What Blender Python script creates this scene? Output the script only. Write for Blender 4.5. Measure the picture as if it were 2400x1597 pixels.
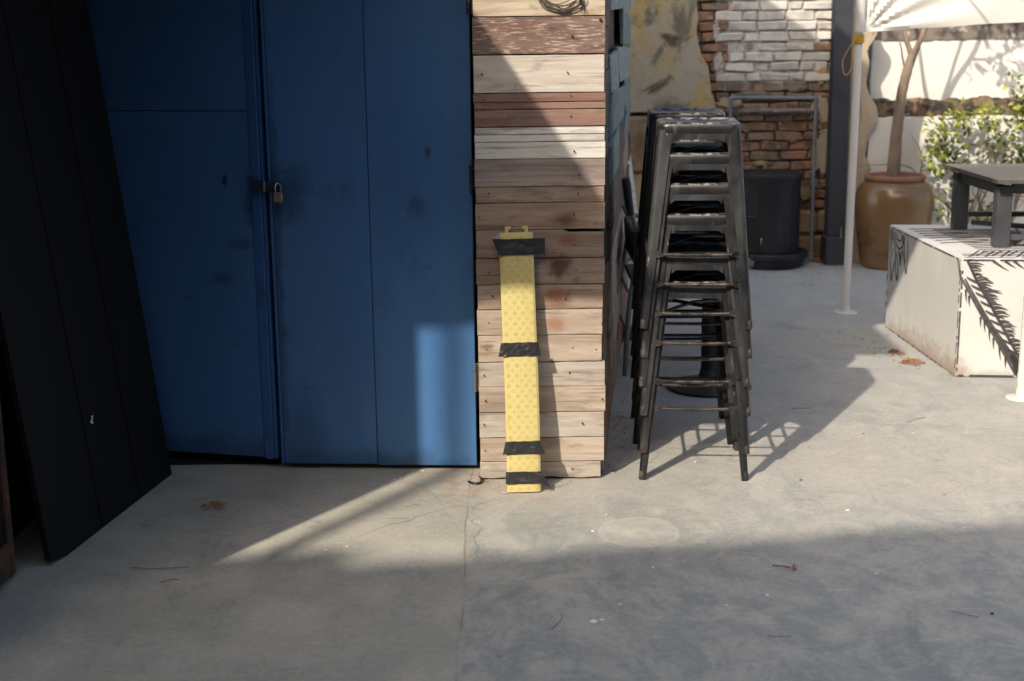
import bpy, math, random
from mathutils import Vector, Matrix, noise as mnoise
R = math.radians
for o in list(bpy.data.objects): bpy.data.objects.remove(o)
scn = bpy.context.scene
COL = scn.collection

# ------------------------------------------------------------ camera
cam_d = bpy.data.cameras.new('camera'); cam = bpy.data.objects.new('camera', cam_d); COL.objects.link(cam)
cam_d.lens = 50; cam_d.sensor_width = 36; cam_d.clip_end = 300; cam_d.clip_start = .05
TH, RO = R(12.65), R(0.69)
fw = Vector((0, math.cos(TH), -math.sin(TH))); r0 = Vector((1, 0, 0)); u0 = r0.cross(fw)
rt = r0 * math.cos(RO) - u0 * math.sin(RO); up = r0 * math.sin(RO) + u0 * math.cos(RO)
m = Matrix((rt, up, -fw)).transposed().to_4x4(); m.translation = (0, 0, 1.63)
cam.matrix_world = m
cam_d.dof.use_dof = True; cam_d.dof.focus_distance = 5.1; cam_d.dof.aperture_fstop = 3.2
scn.camera = cam
# ------------------------------------------------------------ light
AZ, EL = R(32.8), R(38.5)                     # sun stands behind the camera, to the left
w = bpy.data.worlds.new('World'); scn.world = w; w.use_nodes = True
nt = w.node_tree; bg = nt.nodes['Background']
sky = nt.nodes.new('ShaderNodeTexSky'); sky.sky_type = 'NISHITA'; sky.sun_disc = False
sky.sun_elevation = EL; sky.sun_rotation = R(180 + 32.8); sky.dust_density = 4.0; sky.ozone_density = .3; sky.air_density = 1.0
nt.links.new(sky.outputs[0], bg.inputs[0]); bg.inputs[1].default_value = 0.15
sd = bpy.data.lights.new('sun', 'SUN'); sd.energy = 2.45; sd.angle = R(0.8); sd.color = (1, .90, .77)
sun = bpy.data.objects.new('sun', sd); COL.objects.link(sun)
sdir = Vector((-math.sin(AZ) * math.cos(EL), -math.cos(AZ) * math.cos(EL), math.sin(EL)))
sun.rotation_euler = sdir.to_track_quat('Z', 'Y').to_euler(); sun.location = (-6, -8, 12)
scn.view_settings.view_transform = 'Standard'; scn.view_settings.look = 'None'
scn.view_settings.exposure = 1.0; scn.view_settings.gamma = 1

# ------------------------------------------------------------ helpers
rnd = random.Random(7)
def lin(*c):                                  # 0-255 sRGB to linear
    return tuple(((v / 255) / 12.92 if v <= 10 else (((v / 255) + .055) / 1.055) ** 2.4) for v in c)
def mk(name, base, layers=(), rough=.8, metal=0, bump=None, spec=.5, rough_var=None, coat=0, spots=()):
    """procedural material: base colour + noise layers (col, scale xyz, lo, hi, amount[, detail])"""
    mt = bpy.data.materials.new(name); mt.use_nodes = True; t = mt.node_tree; N = t.nodes; L = t.links
    b = N['Principled BSDF']; b.inputs['Roughness'].default_value = rough; b.inputs['Metallic'].default_value = metal
    b.inputs['Specular IOR Level'].default_value = spec; b.inputs['Coat Weight'].default_value = coat
    tc = N.new('ShaderNodeTexCoord'); oi = N.new('ShaderNodeObjectInfo')
    mul = N.new('ShaderNodeMath'); mul.operation = 'MULTIPLY'; mul.inputs[1].default_value = 37.
    L.new(oi.outputs['Random'], mul.inputs[0])
    def noise(scale, detail=5, rg=.6, off=0., dist=0.):
        mp = N.new('ShaderNodeMapping'); mp.inputs['Scale'].default_value = scale
        mp.inputs['Location'].default_value = (off * 1.7, off * 2.3, off)
        L.new(tc.outputs['Object'], mp.inputs['Vector'])
        n = N.new('ShaderNodeTexNoise'); n.noise_dimensions = '4D'; n.inputs['Scale'].default_value = 1
        n.inputs['Detail'].default_value = detail; n.inputs['Roughness'].default_value = rg
        n.inputs['Distortion'].default_value = dist
        L.new(mp.outputs[0], n.inputs['Vector']); L.new(mul.outputs[0], n.inputs['W']); return n
    rgb = N.new('ShaderNodeRGB'); rgb.outputs[0].default_value = (*base, 1); cur = rgb.outputs[0]
    for i, ly in enumerate(layers):
        c, sc, lo, hi, amt = ly[:5]; det = ly[5] if len(ly) > 5 else 5; dist = ly[6] if len(ly) > 6 else 0
        if not isinstance(sc, (tuple, list)): sc = (sc,) * 3
        n = noise(sc, det, .62, i * 3.1 + 1, dist)
        mr = N.new('ShaderNodeMapRange'); mr.interpolation_type = 'SMOOTHSTEP'
        mr.inputs['From Min'].default_value = lo; mr.inputs['From Max'].default_value = hi
        mr.inputs['To Max'].default_value = amt; L.new(n.outputs['Fac'], mr.inputs['Value'])
        mx = N.new('ShaderNodeMixRGB'); L.new(mr.outputs[0], mx.inputs[0]); L.new(cur, mx.inputs[1])
        mx.inputs[2].default_value = (*c, 1); cur = mx.outputs[0]
    if spots:
        sx = N.new('ShaderNodeSeparateXYZ'); L.new(tc.outputs['Object'], sx.inputs[0])
        def mth(op, a_, b_):
            q = N.new('ShaderNodeMath'); q.operation = op
            for i_, v_ in enumerate((a_, b_)):
                if isinstance(v_, (int, float)): q.inputs[i_].default_value = v_
                else: L.new(v_, q.inputs[i_])
            return q.outputs[0]
        for i, (cx, cz, rx, rz, col, amt, nsc) in enumerate(spots):
            u_ = mth('DIVIDE', mth('SUBTRACT', sx.outputs[0], cx), rx); v_ = mth('DIVIDE', mth('SUBTRACT', sx.outputs[2], cz), rz)
            rr_ = mth('POWER', mth('ADD', mth('MULTIPLY', u_, u_), mth('MULTIPLY', v_, v_)), .5)
            n = noise((nsc,) * 3, 7, .7, 20 + i * 2.3, .6)
            rr_ = mth('ADD', rr_, mth('MULTIPLY', mth('SUBTRACT', n.outputs['Fac'], .5), 2.2))
            mr = N.new('ShaderNodeMapRange'); mr.interpolation_type = 'SMOOTHSTEP'; L.new(rr_, mr.inputs[0])
            for k_, v2 in zip((1, 2, 3, 4), (.25, 1.1, amt, 0)): mr.inputs[k_].default_value = v2
            mx = N.new('ShaderNodeMixRGB'); L.new(mr.outputs[0], mx.inputs[0]); L.new(cur, mx.inputs[1]); mx.inputs[2].default_value = (*col, 1); cur = mx.outputs[0]
    L.new(cur, b.inputs['Base Color'])
    if rough_var:
        n = noise((rough_var[0],) * 3, 6, .6, 9); mr = N.new('ShaderNodeMapRange')
        mr.inputs['From Min'].default_value = .3; mr.inputs['From Max'].default_value = .7
        mr.inputs['To Min'].default_value = rough_var[1]; mr.inputs['To Max'].default_value = rough_var[2]
        L.new(n.outputs['Fac'], mr.inputs['Value']); L.new(mr.outputs[0], b.inputs['Roughness'])
    if bump:
        sc, st = bump[:2]
        if not isinstance(sc, (tuple, list)): sc = (sc,) * 3
        n = noise(sc, 8, .65, 5); bp = N.new('ShaderNodeBump'); bp.inputs['Strength'].default_value = st
        bp.inputs['Distance'].default_value = bump[2] if len(bump) > 2 else .004
        L.new(n.outputs['Fac'], bp.inputs['Height']); L.new(bp.outputs[0], b.inputs['Normal'])
    mt['out'] = 0
    return mt
class MB:
    def __init__(s): s.v = []; s.f = []
    def add(s, vs, fs):
        k = len(s.v); s.v += [tuple(v) for v in vs]; s.f += [tuple(i + k for i in f) for f in fs]; return s
    def box(s, c, d, rot=None, jit=0):
        vs = []
        for z in (-.5, .5):
            for y in (-.5, .5):
                for x in (-.5, .5):
                    p = Vector((x * d[0], y * d[1], z * d[2]))
                    if jit: p += Vector([rnd.uniform(-jit, jit) for _ in range(3)])
                    if rot is not None: p = rot @ p
                    vs.append(p + Vector(c))
        return s.add(vs, [(0, 2, 3, 1), (4, 5, 7, 6), (0, 1, 5, 4), (2, 6, 7, 3), (0, 4, 6, 2), (1, 3, 7, 5)])
    def cbox(s, c, d, b=.003, rot=None, jit=0):
        """box with chamfered edges: 24 vertices"""
        hx, hy, hz = d[0] / 2, d[1] / 2, d[2] / 2; b = min(b, hx * .8, hy * .8, hz * .8)
        idx = {}; vs = []
        for sx in (-1, 1):
            for sy in (-1, 1):
                for sz in (-1, 1):
                    jj = Vector([rnd.uniform(-jit, jit) for _ in range(3)]) if jit else Vector()
                    for a in range(3):
                        p = [sx * hx, sy * hy, sz * hz]
                        for q in range(3):
                            if q != a: p[q] -= (sx, sy, sz)[q] * b
                        idx[(sx, sy, sz, a)] = len(vs); p = Vector(p) + jj
                        if rot is not None: p = rot @ p
                        vs.append(p + Vector(c))
        fs = []
        S = (-1, 1)
        def quad(k): fs.append(tuple(k))
        for a in range(3):
            u, v2 = [(1, 2), (2, 0), (0, 1)][a]
            for s0 in S:
                def key(su, sv):
                    k = [0, 0, 0]; k[a] = s0; k[u] = su; k[v2] = sv; return (*k, a)
                q = [idx[key(-1, -1)], idx[key(1, -1)], idx[key(1, 1)], idx[key(-1, 1)]]
                fs.append(tuple(q if s0 > 0 else q[::-1]))
        for a in range(3):                    # edge chamfers along axis a
            u, v2 = [(1, 2), (2, 0), (0, 1)][a]
            for su in S:
                for sv in S:
                    def key(sa, ax):
                        k = [0, 0, 0]; k[a] = sa; k[u] = su; k[v2] = sv; return (*k, ax)
                    q = [idx[key(-1, u)], idx[key(1, u)], idx[key(1, v2)], idx[key(-1, v2)]]
                    fs.append(tuple(q if su * sv < 0 else q[::-1]))
        for sx in S:
            for sy in S:
                for sz in S:
                    t = [idx[(sx, sy, sz, k)] for k in range(3)]
                    fs.append(tuple(t if sx * sy * sz > 0 else t[::-1]))
        return s.add(vs, fs)
    def tube(s, pts, r, n=10, cap=True):
        pts = [Vector(p) for p in pts]; rs = r if isinstance(r, (list, tuple)) else [r] * len(pts)
        k = len(s.v); prev = None
        for i, p in enumerate(pts):
            d = (pts[min(i + 1, len(pts) - 1)] - pts[max(i - 1, 0)]).normalized()
            if prev is None:
                a = Vector((0, 0, 1)) if abs(d.z) < .9 else Vector((1, 0, 0)); a = (a - d * a.dot(d)).normalized()
            else: a = (prev - d * prev.dot(d)).normalized()
            prev = a; b = d.cross(a)
            for j in range(n):
                t = 2 * math.pi * j / n; s.v.append(tuple(p + (a * math.cos(t) + b * math.sin(t)) * rs[i]))
        for i in range(len(pts) - 1):
            for j in range(n):
                s.f.append((k + i * n + j, k + i * n + (j + 1) % n, k + (i + 1) * n + (j + 1) % n, k + (i + 1) * n + j))
        if cap:
            s.f.append(tuple(k + j for j in range(n))[::-1]); s.f.append(tuple(k + (len(pts) - 1) * n + j for j in range(n)))
        return s
    def lathe(s, c, prof, n=40, wob=0):
        k = len(s.v)
        for (r, z) in prof:
            for j in range(n):
                t = 2 * math.pi * j / n; rr = r * (1 + wob * mnoise.noise(Vector((math.cos(t), math.sin(t), z * 2))))
                s.v.append((c[0] + rr * math.cos(t), c[1] + rr * math.sin(t), c[2] + z))
        for i in range(len(prof) - 1):
            for j in range(n):
                s.f.append((k + i * n + j, k + i * n + (j + 1) % n, k + (i + 1) * n + (j + 1) % n, k + (i + 1) * n + j))
        s.f.append(tuple(k + j for j in range(n))[::-1]); s.f.append(tuple(k + (len(prof) - 1) * n + j for j in range(n)))
        return s
    def prism(s, poly, d):
        """poly: list of 3-D points (planar); extruded by vector d"""
        n = len(poly); d = Vector(d); k = len(s.v)
        s.v += [tuple(Vector(p)) for p in poly] + [tuple(Vector(p) + d) for p in poly]
        s.f.append(tuple(k + i for i in range(n))); s.f.append(tuple(k + n + i for i in range(n))[::-1])
        for i in range(n): s.f.append((k + i, k + n + i, k + n + (i + 1) % n, k + (i + 1) % n))
        return s
    def sheet(s, fn, nu, nv, th=None):
        """grid of points fn(u,v); th = thickness (doubled with the other side)"""
        g = [[Vector(fn(i / nu, j / nv)) for i in range(nu + 1)] for j in range(nv + 1)]
        def idx(base, i, j): return base + j * (nu + 1) + i
        k = len(s.v)
        for row in g: s.v += [tuple(p) for p in row]
        for j in range(nv):
            for i in range(nu): s.f.append((idx(k, i, j), idx(k, i + 1, j), idx(k, i + 1, j + 1), idx(k, i, j + 1)))
        if th:
            k2 = len(s.v)
            for j in range(nv + 1):
                for i in range(nu + 1):
                    du = g[j][min(i + 1, nu)] - g[j][max(i - 1, 0)]; dv = g[min(j + 1, nv)][i] - g[max(j - 1, 0)][i]
                    n_ = du.cross(dv); n_.normalize(); s.v.append(tuple(g[j][i] - n_ * th))
            for j in range(nv):
                for i in range(nu): s.f.append((idx(k2, i, j), idx(k2, i, j + 1), idx(k2, i + 1, j + 1), idx(k2, i + 1, j)))
            per = [(i, 0) for i in range(nu)] + [(nu, j) for j in range(nv)] + [(i, nv) for i in range(nu, 0, -1)] + [(0, j) for j in range(nv, 0, -1)]
            for q in range(len(per)):
                a, b = per[q], per[(q + 1) % len(per)]
                s.f.append((idx(k, *b), idx(k, *a), idx(k2, *a), idx(k2, *b)))
        return s
    def build(s, name, mat, parent=None, smooth=False, off=None):
        me = bpy.data.meshes.new(name)
        o_ = Vector(off) if off is not None else (parent_world(parent) if parent else Vector())
        me.from_pydata([tuple(Vector(v) - o_) for v in s.v], [], s.f); me.update()
        me.materials.append(mat)
        if smooth:
            me.polygons.foreach_set('use_smooth', [True] * len(me.polygons))
            try: me.set_sharp_from_angle(angle=R(smooth if smooth is not True else 40))
            except Exception: pass
        o = bpy.data.objects.new(name, me); COL.objects.link(o)
        if parent: o.parent = parent
        elif off is not None: o.location = o_
        return o
def parent_world(p):
    t = Vector()
    while p: t = t + p.location; p = p.parent
    return t
def tag(o, label, cat, group=None):
    o['label'] = label; o['category'] = cat
    if group: o['group'] = group
    return o
def thing(name, label, cat, loc=(0, 0, 0), group=None):
    o = bpy.data.objects.new(name, None); COL.objects.link(o); o.location = loc; o.empty_display_size = .1
    return tag(o, label, cat, group)
def struct(o): o['kind'] = 'structure'; return o
def stuff(o): o['kind'] = 'stuff'; return o
def copy_tree(o, parent=None):
    c = o.copy(); COL.objects.link(c); c.parent = parent
    for ch in list(o.children): copy_tree(ch, c)
    return c
def lerp(a, b, t): return a + (b - a) * t
def nz(x, y=0, z=0): return mnoise.noise(Vector((x, y, z)))
def spline(pts, n=6):
    """Catmull-Rom through pts"""
    P = [Vector(p) for p in pts]; P = [P[0] * 2 - P[1]] + P + [P[-1] * 2 - P[-2]]; out = []
    for i in range(1, len(P) - 2):
        for k in range(n):
            t = k / n; a, b, c, d = P[i - 1:i + 3]
            out.append(.5 * ((2 * b) + (c - a) * t + (2 * a - 5 * b + 4 * c - d) * t * t + (3 * b - a - 3 * c + d) * t ** 3))
    out.append(P[-2]); return out

# ------------------------------------------------------------ materials
M = {}
def door_paint(nm, spots):
    return mk(nm, lin(72, 115, 164), [(lin(58, 97, 143), (2.5, 2.5, 1.1), .42, .7, .6, 6), (lin(44, 74, 112), (6, 6, 3), .56, .74, .5, 8, .6), (lin(40, 62, 92), (5, 5, 16), .62, .74, .45, 8, .4),
              (lin(84, 124, 168), (26, 26, 5), .6, .74, .35, 6), (lin(30, 44, 64), (34, 34, 34), .7, .75, .6, 4), (lin(118, 150, 182), (18, 18, 60), .7, .76, .4, 4)], rough=.42, bump=((120, 120, 50), .25, .002), spec=.45, spots=spots)
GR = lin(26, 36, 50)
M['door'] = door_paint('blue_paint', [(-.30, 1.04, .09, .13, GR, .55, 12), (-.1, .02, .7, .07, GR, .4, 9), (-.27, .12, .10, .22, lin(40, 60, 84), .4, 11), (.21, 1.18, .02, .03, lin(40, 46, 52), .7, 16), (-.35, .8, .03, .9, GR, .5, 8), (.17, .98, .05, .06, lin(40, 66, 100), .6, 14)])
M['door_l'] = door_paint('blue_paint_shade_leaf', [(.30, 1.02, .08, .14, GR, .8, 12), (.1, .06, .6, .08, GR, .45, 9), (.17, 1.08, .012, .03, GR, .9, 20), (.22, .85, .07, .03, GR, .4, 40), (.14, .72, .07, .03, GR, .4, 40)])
M['door_edge'] = mk('blue_paint_edge', lin(52, 96, 150), [(lin(30, 50, 80), 14, .5, .75, .6)], rough=.5)
M['dark'] = mk('dark_void', (.008, .008, .009), [((.016, .013, .012), 5, .5, .7, .5)], rough=.9)
M['black_board'] = mk('black_painted_board', (.006, .006, .0065), [((.014, .0145, .015), (9, 9, 2), .58, .75, .5), ((.05, .05, .05), (70, 70, 8), .7, .78, .35)], rough=.75, bump=(30, .15), spec=.2)
M['rust'] = mk('rusty_steel', lin(70, 44, 30), [(lin(28, 26, 26), 5, .4, .6, .9), (lin(130, 66, 32), 14, .55, .7, .7)], rough=.8, bump=(60, .3))
M['grey_wall'] = mk('render_wall', lin(112, 102, 92), [(lin(84, 76, 68), 1.2, .45, .7, .6)], rough=.9, bump=(25, .2))
M['tin'] = mk('tin_roof', lin(70, 66, 62), [(lin(120, 75, 50), 2, .55, .75, .6)], rough=.55, metal=.3)
M['timber'] = mk('dark_timber', lin(62, 50, 42), [(lin(95, 80, 66), (30, 30, 3), .45, .7, .6)], rough=.85, bump=((60, 60, 6), .3))
M['redframe'] = mk('door_frame_paint', lin(70, 40, 38), [(lin(140, 42, 44), (20, 20, 3), .52, .62, .8), (lin(30, 26, 26), 8, .5, .7, .6)], rough=.7)
M['steel'] = mk('zinc_steel', lin(165, 162, 155), [(lin(110, 96, 80), 60, .5, .7, .7)], rough=.4, metal=.8)
M['steel_dark'] = mk('painted_hinge', lin(38, 48, 64), [(lin(90, 92, 94), 60, .5, .65, .8)], rough=.5, metal=.4)
M['brass'] = mk('padlock_brass', lin(176, 160, 138), [(lin(130, 112, 92), 60, .5, .7, .6)], rough=.38, metal=.85)
M['chrome'] = mk('shackle_steel', lin(200, 198, 194), rough=.25, metal=.95)
M['nail'] = mk('rusty_nail', lin(58, 44, 38), [(lin(100, 60, 40), 90, .5, .7, .6)], rough=.75, metal=.3)
def wood(nm, a, b, c, rough=.8, peel=None, stain=None, spots=()):
    def ds(c_, k=.32): g_ = .3 * c_[0] + .6 * c_[1] + .1 * c_[2]; return tuple(lerp(v, g_, k) for v in c_)
    a, b, c = ds(a), ds(b), ds(c)
    ls = [(b, (2.2, 6, 26), .38, .62, .9, 6, .6), (c, (1.3, 3, 9), .5, .72, .7, 5, .8), (tuple(v * .42 for v in a), (3, 30, 80), .53, .66, .75, 6, .4), (tuple(v * .55 for v in b), (4.5, 8, 18), .52, .68, .7, 8, 1.0), (lin(120, 110, 100), (2.2, 5, 5), .52, .68, .45, 8, .7),
          (tuple(min(1, v * 1.3) for v in a), (9, 30, 120), .56, .72, .45, 4)]
    if peel: ls.append((peel[0], (peel[2] if len(peel) > 2 else (14, 20, 60)), peel[1], peel[1] + .13, .8, 9, .3))
    ls.append((lin(72, 44, 32), (3.6, 4, 8), .60, .74, stain if stain else .3, 7, .8))
    ls.append((lin(48, 40, 36), (11, 20, 22), .68, .74, .55, 5, .3))
    a = tuple(v * .94 for v in a)
    return mk(nm, a, ls, rough=rough, bump=((14, 40, 150), .5, .002), spec=.25, spots=spots)
M['w_tan'] = wood('pale_tan_wood', lin(205, 184, 152), lin(182, 150, 112), lin(214, 198, 168))
M['w_red'] = wood('weathered_red_wood', lin(140, 108, 92), lin(120, 86, 72), lin(158, 130, 114), peel=(lin(188, 170, 154), .50, (20, 24, 150)))
M['w_cream'] = wood('peeling_cream_wood', lin(206, 194, 178), lin(190, 172, 150), lin(214, 205, 192), peel=(lin(156, 124, 98), .64))
M['w_rust'] = wood('red_brown_wood', lin(156, 114, 94), lin(134, 92, 72), lin(168, 132, 114), stain=.4)
M['w_white'] = wood('cream_painted_wood', lin(214, 208, 194), lin(202, 194, 178), lin(220, 216, 206))
M['w_grey'] = wood('grey_brown_wood', lin(162, 143, 128), lin(134, 116, 106), lin(178, 164, 150))
M['w_brown'] = wood('brown_wood', lin(174, 143, 114), lin(146, 114, 88), lin(188, 164, 140), stain=.5, spots=[(.06, .68, .07, .05, lin(120, 66, 40), .75, 9), (.09, .95, .05, .03, lin(80, 52, 40), .7, 14)])
M['w_dk'] = wood('dark_brown_wood', lin(154, 128, 108), lin(128, 102, 82), lin(172, 150, 132), stain=.8, spots=[(.06, .79, .07, .06, lin(74, 42, 32), .85, 9), (.10, .88, .06, .03, lin(118, 70, 48), .6, 12)])
M['w_lt'] = wood('light_bleached_wood', lin(192, 169, 142), lin(170, 144, 116), lin(204, 186, 164), spots=[(.05, .58, .05, .04, lin(150, 96, 66), .6, 10), (-.19, .50, .03, .012, lin(96, 70, 56), .7, 18)])
M['w_lt2'] = wood('light_grey_wood', lin(190, 176, 157), lin(168, 150, 130), lin(204, 194, 180), spots=[(.18, .31, .035, .02, lin(90, 72, 60), .75, 16)])
M['w_side'] = wood('weathered_side_wood', lin(112, 94, 82), lin(84, 70, 62), lin(134, 116, 100))
M['w_teal'] = wood('teal_painted_wood', lin(120, 146, 144), lin(100, 124, 124), lin(142, 158, 152), peel=(lin(120, 100, 82), .63, (20, 5, 40)))
M['w_teal2'] = wood('pale_blue_painted_wood', lin(150, 163, 162), lin(122, 140, 144), lin(164, 170, 164), peel=(lin(140, 118, 92), .62, (20, 4, 40)))
M['w_ochre'] = wood('ochre_painted_wood', lin(176, 148, 88), lin(150, 124, 82), lin(176, 160, 130))
M['w_orange'] = wood('orange_stained_wood', lin(156, 100, 70), lin(120, 76, 58), lin(170, 120, 90))
M['yellow'] = mk('yellow_plastic', lin(204, 190, 128), [(lin(196, 174, 104), (8, 8, 3), .4, .7, .6), (lin(176, 148, 84), (30, 30, 12), .6, .75, .5), (lin(140, 112, 62), (90, 90, 90), .68, .76, .35)], rough=.38, bump=(90, .08, .002))
M['tape'] = mk('black_cloth_tape', (.024, .024, .026), [((.07, .07, .068), (25, 25, 60), .5, .68, .7)], rough=.34, bump=((50, 50, 90), .5, .004))
M['tape_back'] = mk('tape_adhesive_side', lin(150, 150, 146), [(lin(110, 110, 106), 60, .5, .7, .6)], rough=.5)
M['stool'] = mk('worn_black_steel', (.009, .0095, .011), [((.045, .046, .047), (5, 5, 2.2), .5, .66, .85, 6), ((.085, .087, .088), (36, 36, 6), .58, .68, .7, 8), ((.24, .24, .235), (60, 60, 18), .65, .71, .8, 8), (lin(84, 60, 46), (26, 26, 14), .69, .75, .6)],
               rough=.42, metal=.0, spec=.6, rough_var=(12, .3, .6), bump=(70, .06, .002))
M['rung'] = mk('worn_rung_steel', lin(78, 73, 69), [((.012, .012, .013), (24, 24, 24), .44, .62, .95), (lin(150, 126, 106), (70, 70, 70), .55, .7, .7), (lin(110, 70, 48), 40, .6, .72, .6)], rough=.4, metal=.55)
M['foot'] = mk('rusted_stool_foot', (.022, .022, .022), [(lin(92, 80, 72), 40, .5, .66, .8), (lin(120, 70, 46), 26, .56, .7, .8)], rough=.65, bump=(120, .2, .002))
M['stool_blk'] = mk('black_steel', (.008, .008, .009), [((.03, .03, .03), (18, 18, 5), .6, .75, .6), ((.25, .25, .25), 70, .73, .78, .5)], rough=.38, spec=.45)
M['chair_tube'] = mk('grey_chair_tube', lin(112, 118, 116), [(lin(80, 82, 80), 30, .5, .7, .6)], rough=.4, metal=.3)
M['black_pl'] = mk('black_plastic', (.014, .015, .017), [((.035, .037, .04), (6, 6, 3), .5, .72, .7)], rough=.55, spec=.35)
M['base_iron'] = mk('table_base_iron', (.022, .02, .02), [(lin(62, 52, 46), 9, .45, .7, .7)], rough=.5)
M['pvc'] = mk('grey_pvc', lin(104, 108, 112), [(lin(76, 78, 82), 12, .5, .7, .7), (lin(150, 150, 148), 40, .64, .72, .5)], rough=.5)
M['post'] = mk('grey_painted_steel', lin(58, 60, 66), [(lin(42, 43, 48), 5, .45, .7, .7), (lin(86, 84, 82), (20, 20, 4), .64, .74, .5)], rough=.55, spec=.3)
M['plaster'] = mk('stained_plaster', lin(160, 151, 132), [(lin(168, 144, 90), (4.5, 4.5, 2.2), .44, .58, .9, 7, .8), (lin(98, 90, 78), (5, 5, 4), .5, .64, .85, 7, .8), (lin(78, 62, 50), (9, 9, 7), .58, .7, .8, 7), (lin(58, 52, 46), (2.2, 2.2, 3), .6, .72, .9, 8, 1.2), (lin(168, 160, 144), 16, .6, .72, .6)], rough=.95, bump=(22, .5, .012))
M['stone'] = mk('tan_render_block', lin(140, 118, 92), [(lin(104, 84, 62), 7, .45, .68, .8), (lin(60, 54, 46), 10, .6, .72, .8)], rough=.95, bump=(25, .5, .012))
M['mortar'] = mk('dark_mortar', lin(128, 108, 90), [(lin(84, 72, 62), 6, .42, .62, .9), (lin(128, 112, 92), 14, .56, .7, .6)], rough=.98, bump=(40, .7, .012))
M['whitewash'] = mk('whitewashed_mortar', lin(178, 173, 165), [(lin(120, 112, 104), 14, .5, .66, .9), (lin(60, 56, 52), 30, .6, .7, .8)], rough=.95, bump=(50, .8, .01))
M['b_white'] = mk('whitewashed_brick', lin(192, 188, 181), [(lin(166, 162, 155), 10, .42, .64, .85), (lin(140, 130, 120), 7, .55, .68, .7), (lin(176, 136, 112), (9, 9, 9), .62, .74, .7), (lin(90, 84, 78), 30, .66, .76, .7)], rough=.9, bump=(40, .5, .008))
M['b_orange'] = mk('orange_brick', lin(148, 108, 86), [(lin(128, 104, 86), 9, .40, .6, .85), (lin(88, 74, 62), 11, .46, .6, .9), (lin(168, 140, 112), 18, .56, .66, .7), (lin(188, 128, 96), 22, .6, .72, .7)], rough=.95, bump=(45, .6, .01))
M['b_dark'] = mk('mossy_dark_brick', lin(134, 114, 96), [(lin(84, 77, 68), 8, .42, .62, .9), (lin(132, 90, 66), 16, .6, .72, .8), (lin(76, 76, 52), 12, .6, .7, .6)], rough=.98, bump=(40, .7, .012))
M['white_wall'] = mk('white_limewash', (.68, .66, .61), [((.66, .63, .57), 1.8, .52, .74, .5), ((.58, .52, .44), (6, 6, 2), .64, .78, .4)], rough=.9, bump=(20, .25, .006))
M['beige'] = mk('beige_plaster', lin(176, 160, 138), [(lin(120, 104, 84), (5, 5, 2), .46, .66, .8), (lin(60, 54, 48), 7, .58, .7, .85), (lin(206, 194, 176), 9, .6, .72, .6)], rough=.95, bump=(25, .5, .01))
M['moss'] = mk('mossy_ledge', lin(112, 92, 74), [(lin(36, 34, 30), 12, .42, .58, .95), (lin(150, 104, 66), 14, .58, .7, .8), (lin(176, 166, 150), 9, .58, .68, .8)], rough=.98, bump=(40, .9, .02))
M['mould'] = mk('mould_stain', lin(120, 112, 102), [(lin(60, 56, 52), 9, .45, .65, .9), (lin(196, 190, 180), 14, .55, .68, .8)], rough=.98, bump=(40, .4, .01))
M['pot'] = mk('brown_glazed_clay', lin(116, 88, 56), [(lin(94, 70, 46), (5, 5, 3), .44, .68, .8), (lin(58, 42, 32), (3, 3, 5), .5, .7, .6), (lin(160, 128, 84), 30, .7, .76, .5)], rough=.24, spec=.6, bump=(12, .10, .01))
M['pot_rim'] = mk('unglazed_clay_rim', lin(138, 100, 78), [(lin(110, 70, 52), 16, .46, .68, .8)], rough=.7, bump=(40, .3, .006))
M['soil'] = mk('soil', lin(62, 50, 40), rough=1, bump=(50, 1, .02))
M['bark'] = mk('pale_bark', lin(132, 115, 98), [(lin(94, 80, 68), (14, 14, 5), .45, .66, .85), (lin(160, 140, 116), 20, .58, .7, .6)], rough=.9, bump=((30, 30, 12), .7, .008))
M['leaf'] = mk('green_leaf', lin(104, 114, 46), [(lin(78, 94, 38), 3, .42, .62, .8), (lin(128, 138, 60), 5, .58, .7, .7)], rough=.6, spec=.25)
M['leaf_lt'] = mk('bright_leaf', lin(156, 160, 74), [(lin(130, 142, 60), 4, .45, .65, .8)], rough=.6, spec=.25)
M['dry'] = mk('dry_leaf', lin(170, 106, 58), [(lin(120, 72, 40), 30, .42, .62, .8), (lin(206, 160, 104), 40, .56, .7, .7)], rough=.85)
M['twig'] = mk('dry_twig', lin(140, 106, 80), [(lin(104, 78, 60), 50, .45, .65, .8)], rough=.9)
M['flake'] = mk('white_paint_flake', (.75, .74, .71), [((.6, .58, .54), 40, .5, .7, .6)], rough=.8)
M['block'] = mk('white_painted_concrete', (.56, .55, .52), [((.70, .67, .61), (3, 3, 1.5), .52, .72, .5), ((.56, .50, .43), (10, 10, 3), .68, .78, .4)], rough=.75, bump=(16, .35, .006), spots=[(1., 0, 3., .05, (.34, .29, .23), .55, 12), (0., .0, .06, .12, (.30, .2, .14), .6, 16), (.9, .3, .8, .2, (.46, .44, .40), .35, 5)])
M['ink'] = mk('black_mural_paint', (.055, .052, .052), [((.12, .115, .11), 14, .5, .7, .6), ((.70, .67, .62), 60, .70, .72, .9)], rough=.7)
M['ink_blue'] = mk('blue_black_mural_paint', (.03, .036, .048), [((.09, .09, .1), 30, .5, .7, .5)], rough=.7)
M['table'] = mk('charcoal_table_paint', lin(70, 72, 76), [(lin(52, 54, 58), 5, .45, .7, .7), (lin(100, 100, 98), (30, 30, 6), .62, .72, .5)], rough=.45)
M['table_top'] = mk('charcoal_table_top', lin(84, 80, 76), [(lin(64, 62, 60), 6, .45, .7, .7), (lin(112, 106, 98), 20, .6, .72, .5)], rough=.4)
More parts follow.
